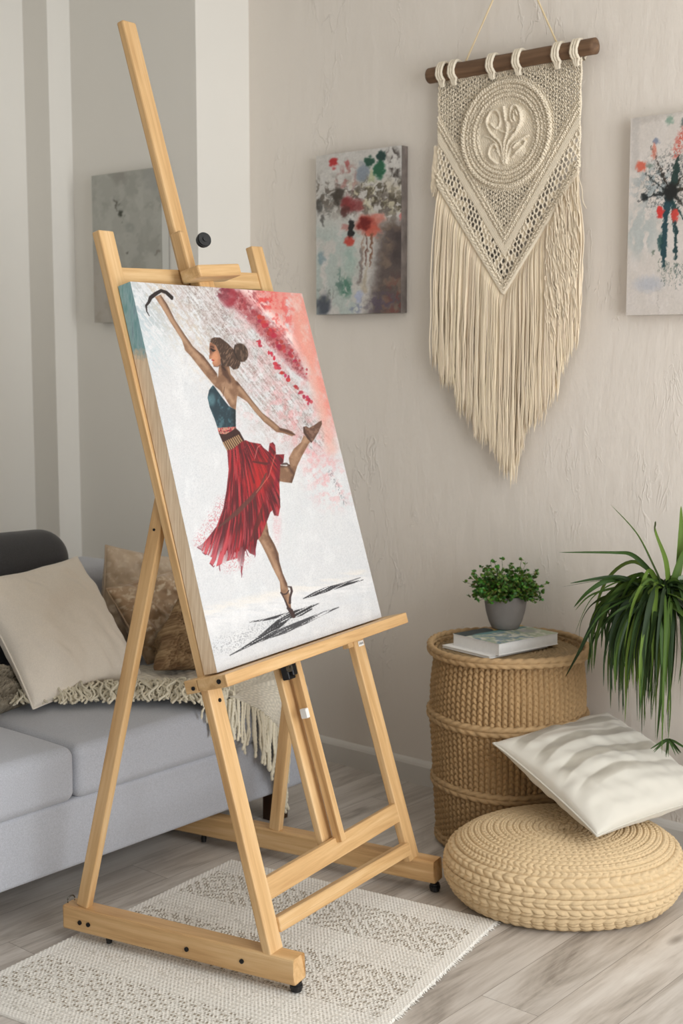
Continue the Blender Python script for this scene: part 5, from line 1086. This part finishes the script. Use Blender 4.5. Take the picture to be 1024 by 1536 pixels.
# ---------------------------------------------------------------- rug
def build_rug():
    TL, TR, BL, BR = np.array([-2.540, 2.520, 0]), np.array([-1.748, 2.660, 0]), np.array([-2.448, 1.560, 0]), np.array([-1.56, 1.70, 0])
    nu_, nv_ = 640, 760; a = np.linspace(0, 1, nu_); b = np.linspace(0, 1, nv_); Bv, Av = np.meshgrid(b, a, indexing='ij')
    P = (1-Bv)[..., None]*((1-Av)[..., None]*TL+Av[..., None]*TR)+Bv[..., None]*((1-Av)[..., None]*BL+Av[..., None]*BR)
    U = Av*.84; V = Bv*.97       # metres
    # woven rows along U
    rowp = .0072; sp = .0095; row = np.floor(V/rowp); st = np.abs(np.sin(PI*V/rowp))**.7*(.45+.55*np.abs(np.sin(PI*(U/sp+.5*(row % 2)))))
    h = .0026*st
    # pattern: bands across U of diamond / zigzag slits in darker yarn
    fd = np.zeros_like(U); tri = lambda x: np.abs((x % 1)-.5)*2
    for c, wd, per in ((.17, .085, .17), (.47, .10, .20), (.80, .085, .17)):
        q = np.abs(V-c)/wd; dia = q+tri(U/per); k = np.abs(((dia*2.6) % 1)-.5)*2; fd = np.maximum(fd, (q < 1)*(k > .40)*1.)
    for c in (.335, .635, .92): fd = np.maximum(fd, (np.abs((V-c)-.014*(tri(U/.05)*2-1)) < .008)*.5)
    sl = (np.sin(2*PI*U/.0095+1.5*(np.floor(V/.0145) % 2)*2) > -.05)*(np.abs(np.sin(PI*V/.0145)) > .38)*(vn(U*160, V*90, 111) > .22)
    dots = ((np.sin(2*PI*U/.011+PI*(np.floor(V/.0072) % 2)) > .15) & (np.sin(2*PI*V/.0144) > -.2))*(fd < .3)*.40
    m = np.clip(fd*sl*1.0+dots, 0, 1)*(.7+.3*vn(U*220, V*220, 5))
    brd = (U < .03) | (U > .81) | (V < .02) | (V > .95); m = np.where(brd, 0, m)
    col = lin((238, 233, 224))[None, None]*(1-m[..., None])+lin((138, 124, 102))[None, None]*m[..., None]
    col = col*(.93+.12*fbm(U*12, V*12, 7, 3))[..., None]*(.88+.12*st)[..., None]
    z = .0035+h+.0014*m+.0012*(fbm(U*3, V*3, 9, 2)-.5); edge = np.minimum(np.minimum(Av, 1-Av)*.84, np.minimum(Bv, 1-Bv)*.97); z = z*np.clip(edge/.004, .0, 1)**.5+.0006
    P[..., 2] = z; t = thing('rug', 'cream woven rug with beige diamond pattern on the laminate under the easel', 'rug', tuple((TL+BR)/2))
    world('woven_pile', P, gridF(nv_, nu_)[:, ::-1].copy(), M_cotton, t, col=col)
    rg = np.random.default_rng(12); paths = []
    for A, B, nrm, cnt in ((TR, BR, np.array([.98, .2, 0]), 520), (TL, TR, np.array([-.17, .98, 0]), 0)):
        for i in range(cnt):
            q = rg.random(); e = A+(B-A)*q; L = rg.uniform(.004, .010); s = np.linspace(0, 1, 6)[:, None]; d = nrm+rg.normal(size=3)*.35; d[2] = 0
            Pp = e-nrm*.004+d*L*s; Pp[:, 2] = (.004*(1-s[:, 0])+.0012); paths.append((Pp, np.array([.0013]*5+[.0004])))
    V_, Fq, n, k_, sd_ = tubes(paths, 4); tag(world('frayed_edge', V_, Fq, M_cotton, t, col=np.tile(lin((232, 228, 220)), (len(V_), 1))), kind='stuff')
build_rug()

# ---------------------------------------------------------------- light
def area(name, loc, target, sx, sy, power, color):
    l = bpy.data.lights.new(name, 'AREA'); l.shape = 'RECTANGLE'; l.size = sx; l.size_y = sy; l.energy = power; l.color = color
    o = bpy.data.objects.new(name, l); C.objects.link(o); o.location = loc
    o.rotation_euler = (Vector(target)-Vector(loc)).to_track_quat('-Z', 'Y').to_euler(); return o
yc = (WIN1[0]+WIN1[1])/2; zc_ = (WIN1[2]+WIN1[3])/2
area('window_daylight', (XR+.02, yc, zc_), (-3, yc, zc_), WIN1[1]-WIN1[0]-.1, WIN1[3]-WIN1[2]-.1, 82, (.955, .98, 1))
xc = (FILL_WIN[0]+FILL_WIN[1])/2; z2 = (FILL_WIN[2]+FILL_WIN[3])/2
area('rear_fill_light', (xc, YB+.02, z2), (xc, 3, z2), FILL_WIN[1]-FILL_WIN[0]-.1, FILL_WIN[3]-FILL_WIN[2]-.1, 2, (.955, .98, 1))  # weak fill light added behind the camera
w = bpy.data.worlds.new('sky'); bpy.context.scene.world = w; w.use_nodes = True
bgd = w.node_tree.nodes['Background']; bgd.inputs['Color'].default_value = (.85, .92, 1, 1); bgd.inputs['Strength'].default_value = .5

# ---------------------------------------------------------------- camera
cam = bpy.data.cameras.new('camera'); co = bpy.data.objects.new('camera', cam); C.objects.link(co)
cam.sensor_fit = 'VERTICAL'; cam.sensor_height = 36; cam.sensor_width = 24; cam.lens = 2000/1536*36
Mc = Matrix((Vector(Rt), Vector(UP), Vector(-FW))).transposed().to_4x4(); co.matrix_world = Matrix.Translation((0, 0, CAM_H)) @ Mc
cam.dof.use_dof = True; cam.dof.focus_distance = 3.15; cam.dof.aperture_fstop = 4.0; cam.clip_start = .05
sc = bpy.context.scene; sc.camera = co
sc.view_settings.view_transform = 'Standard'; sc.view_settings.look = 'None'; sc.view_settings.exposure = 0.20; sc.view_settings.gamma = 1; sc.view_settings.use_curve_mapping = False
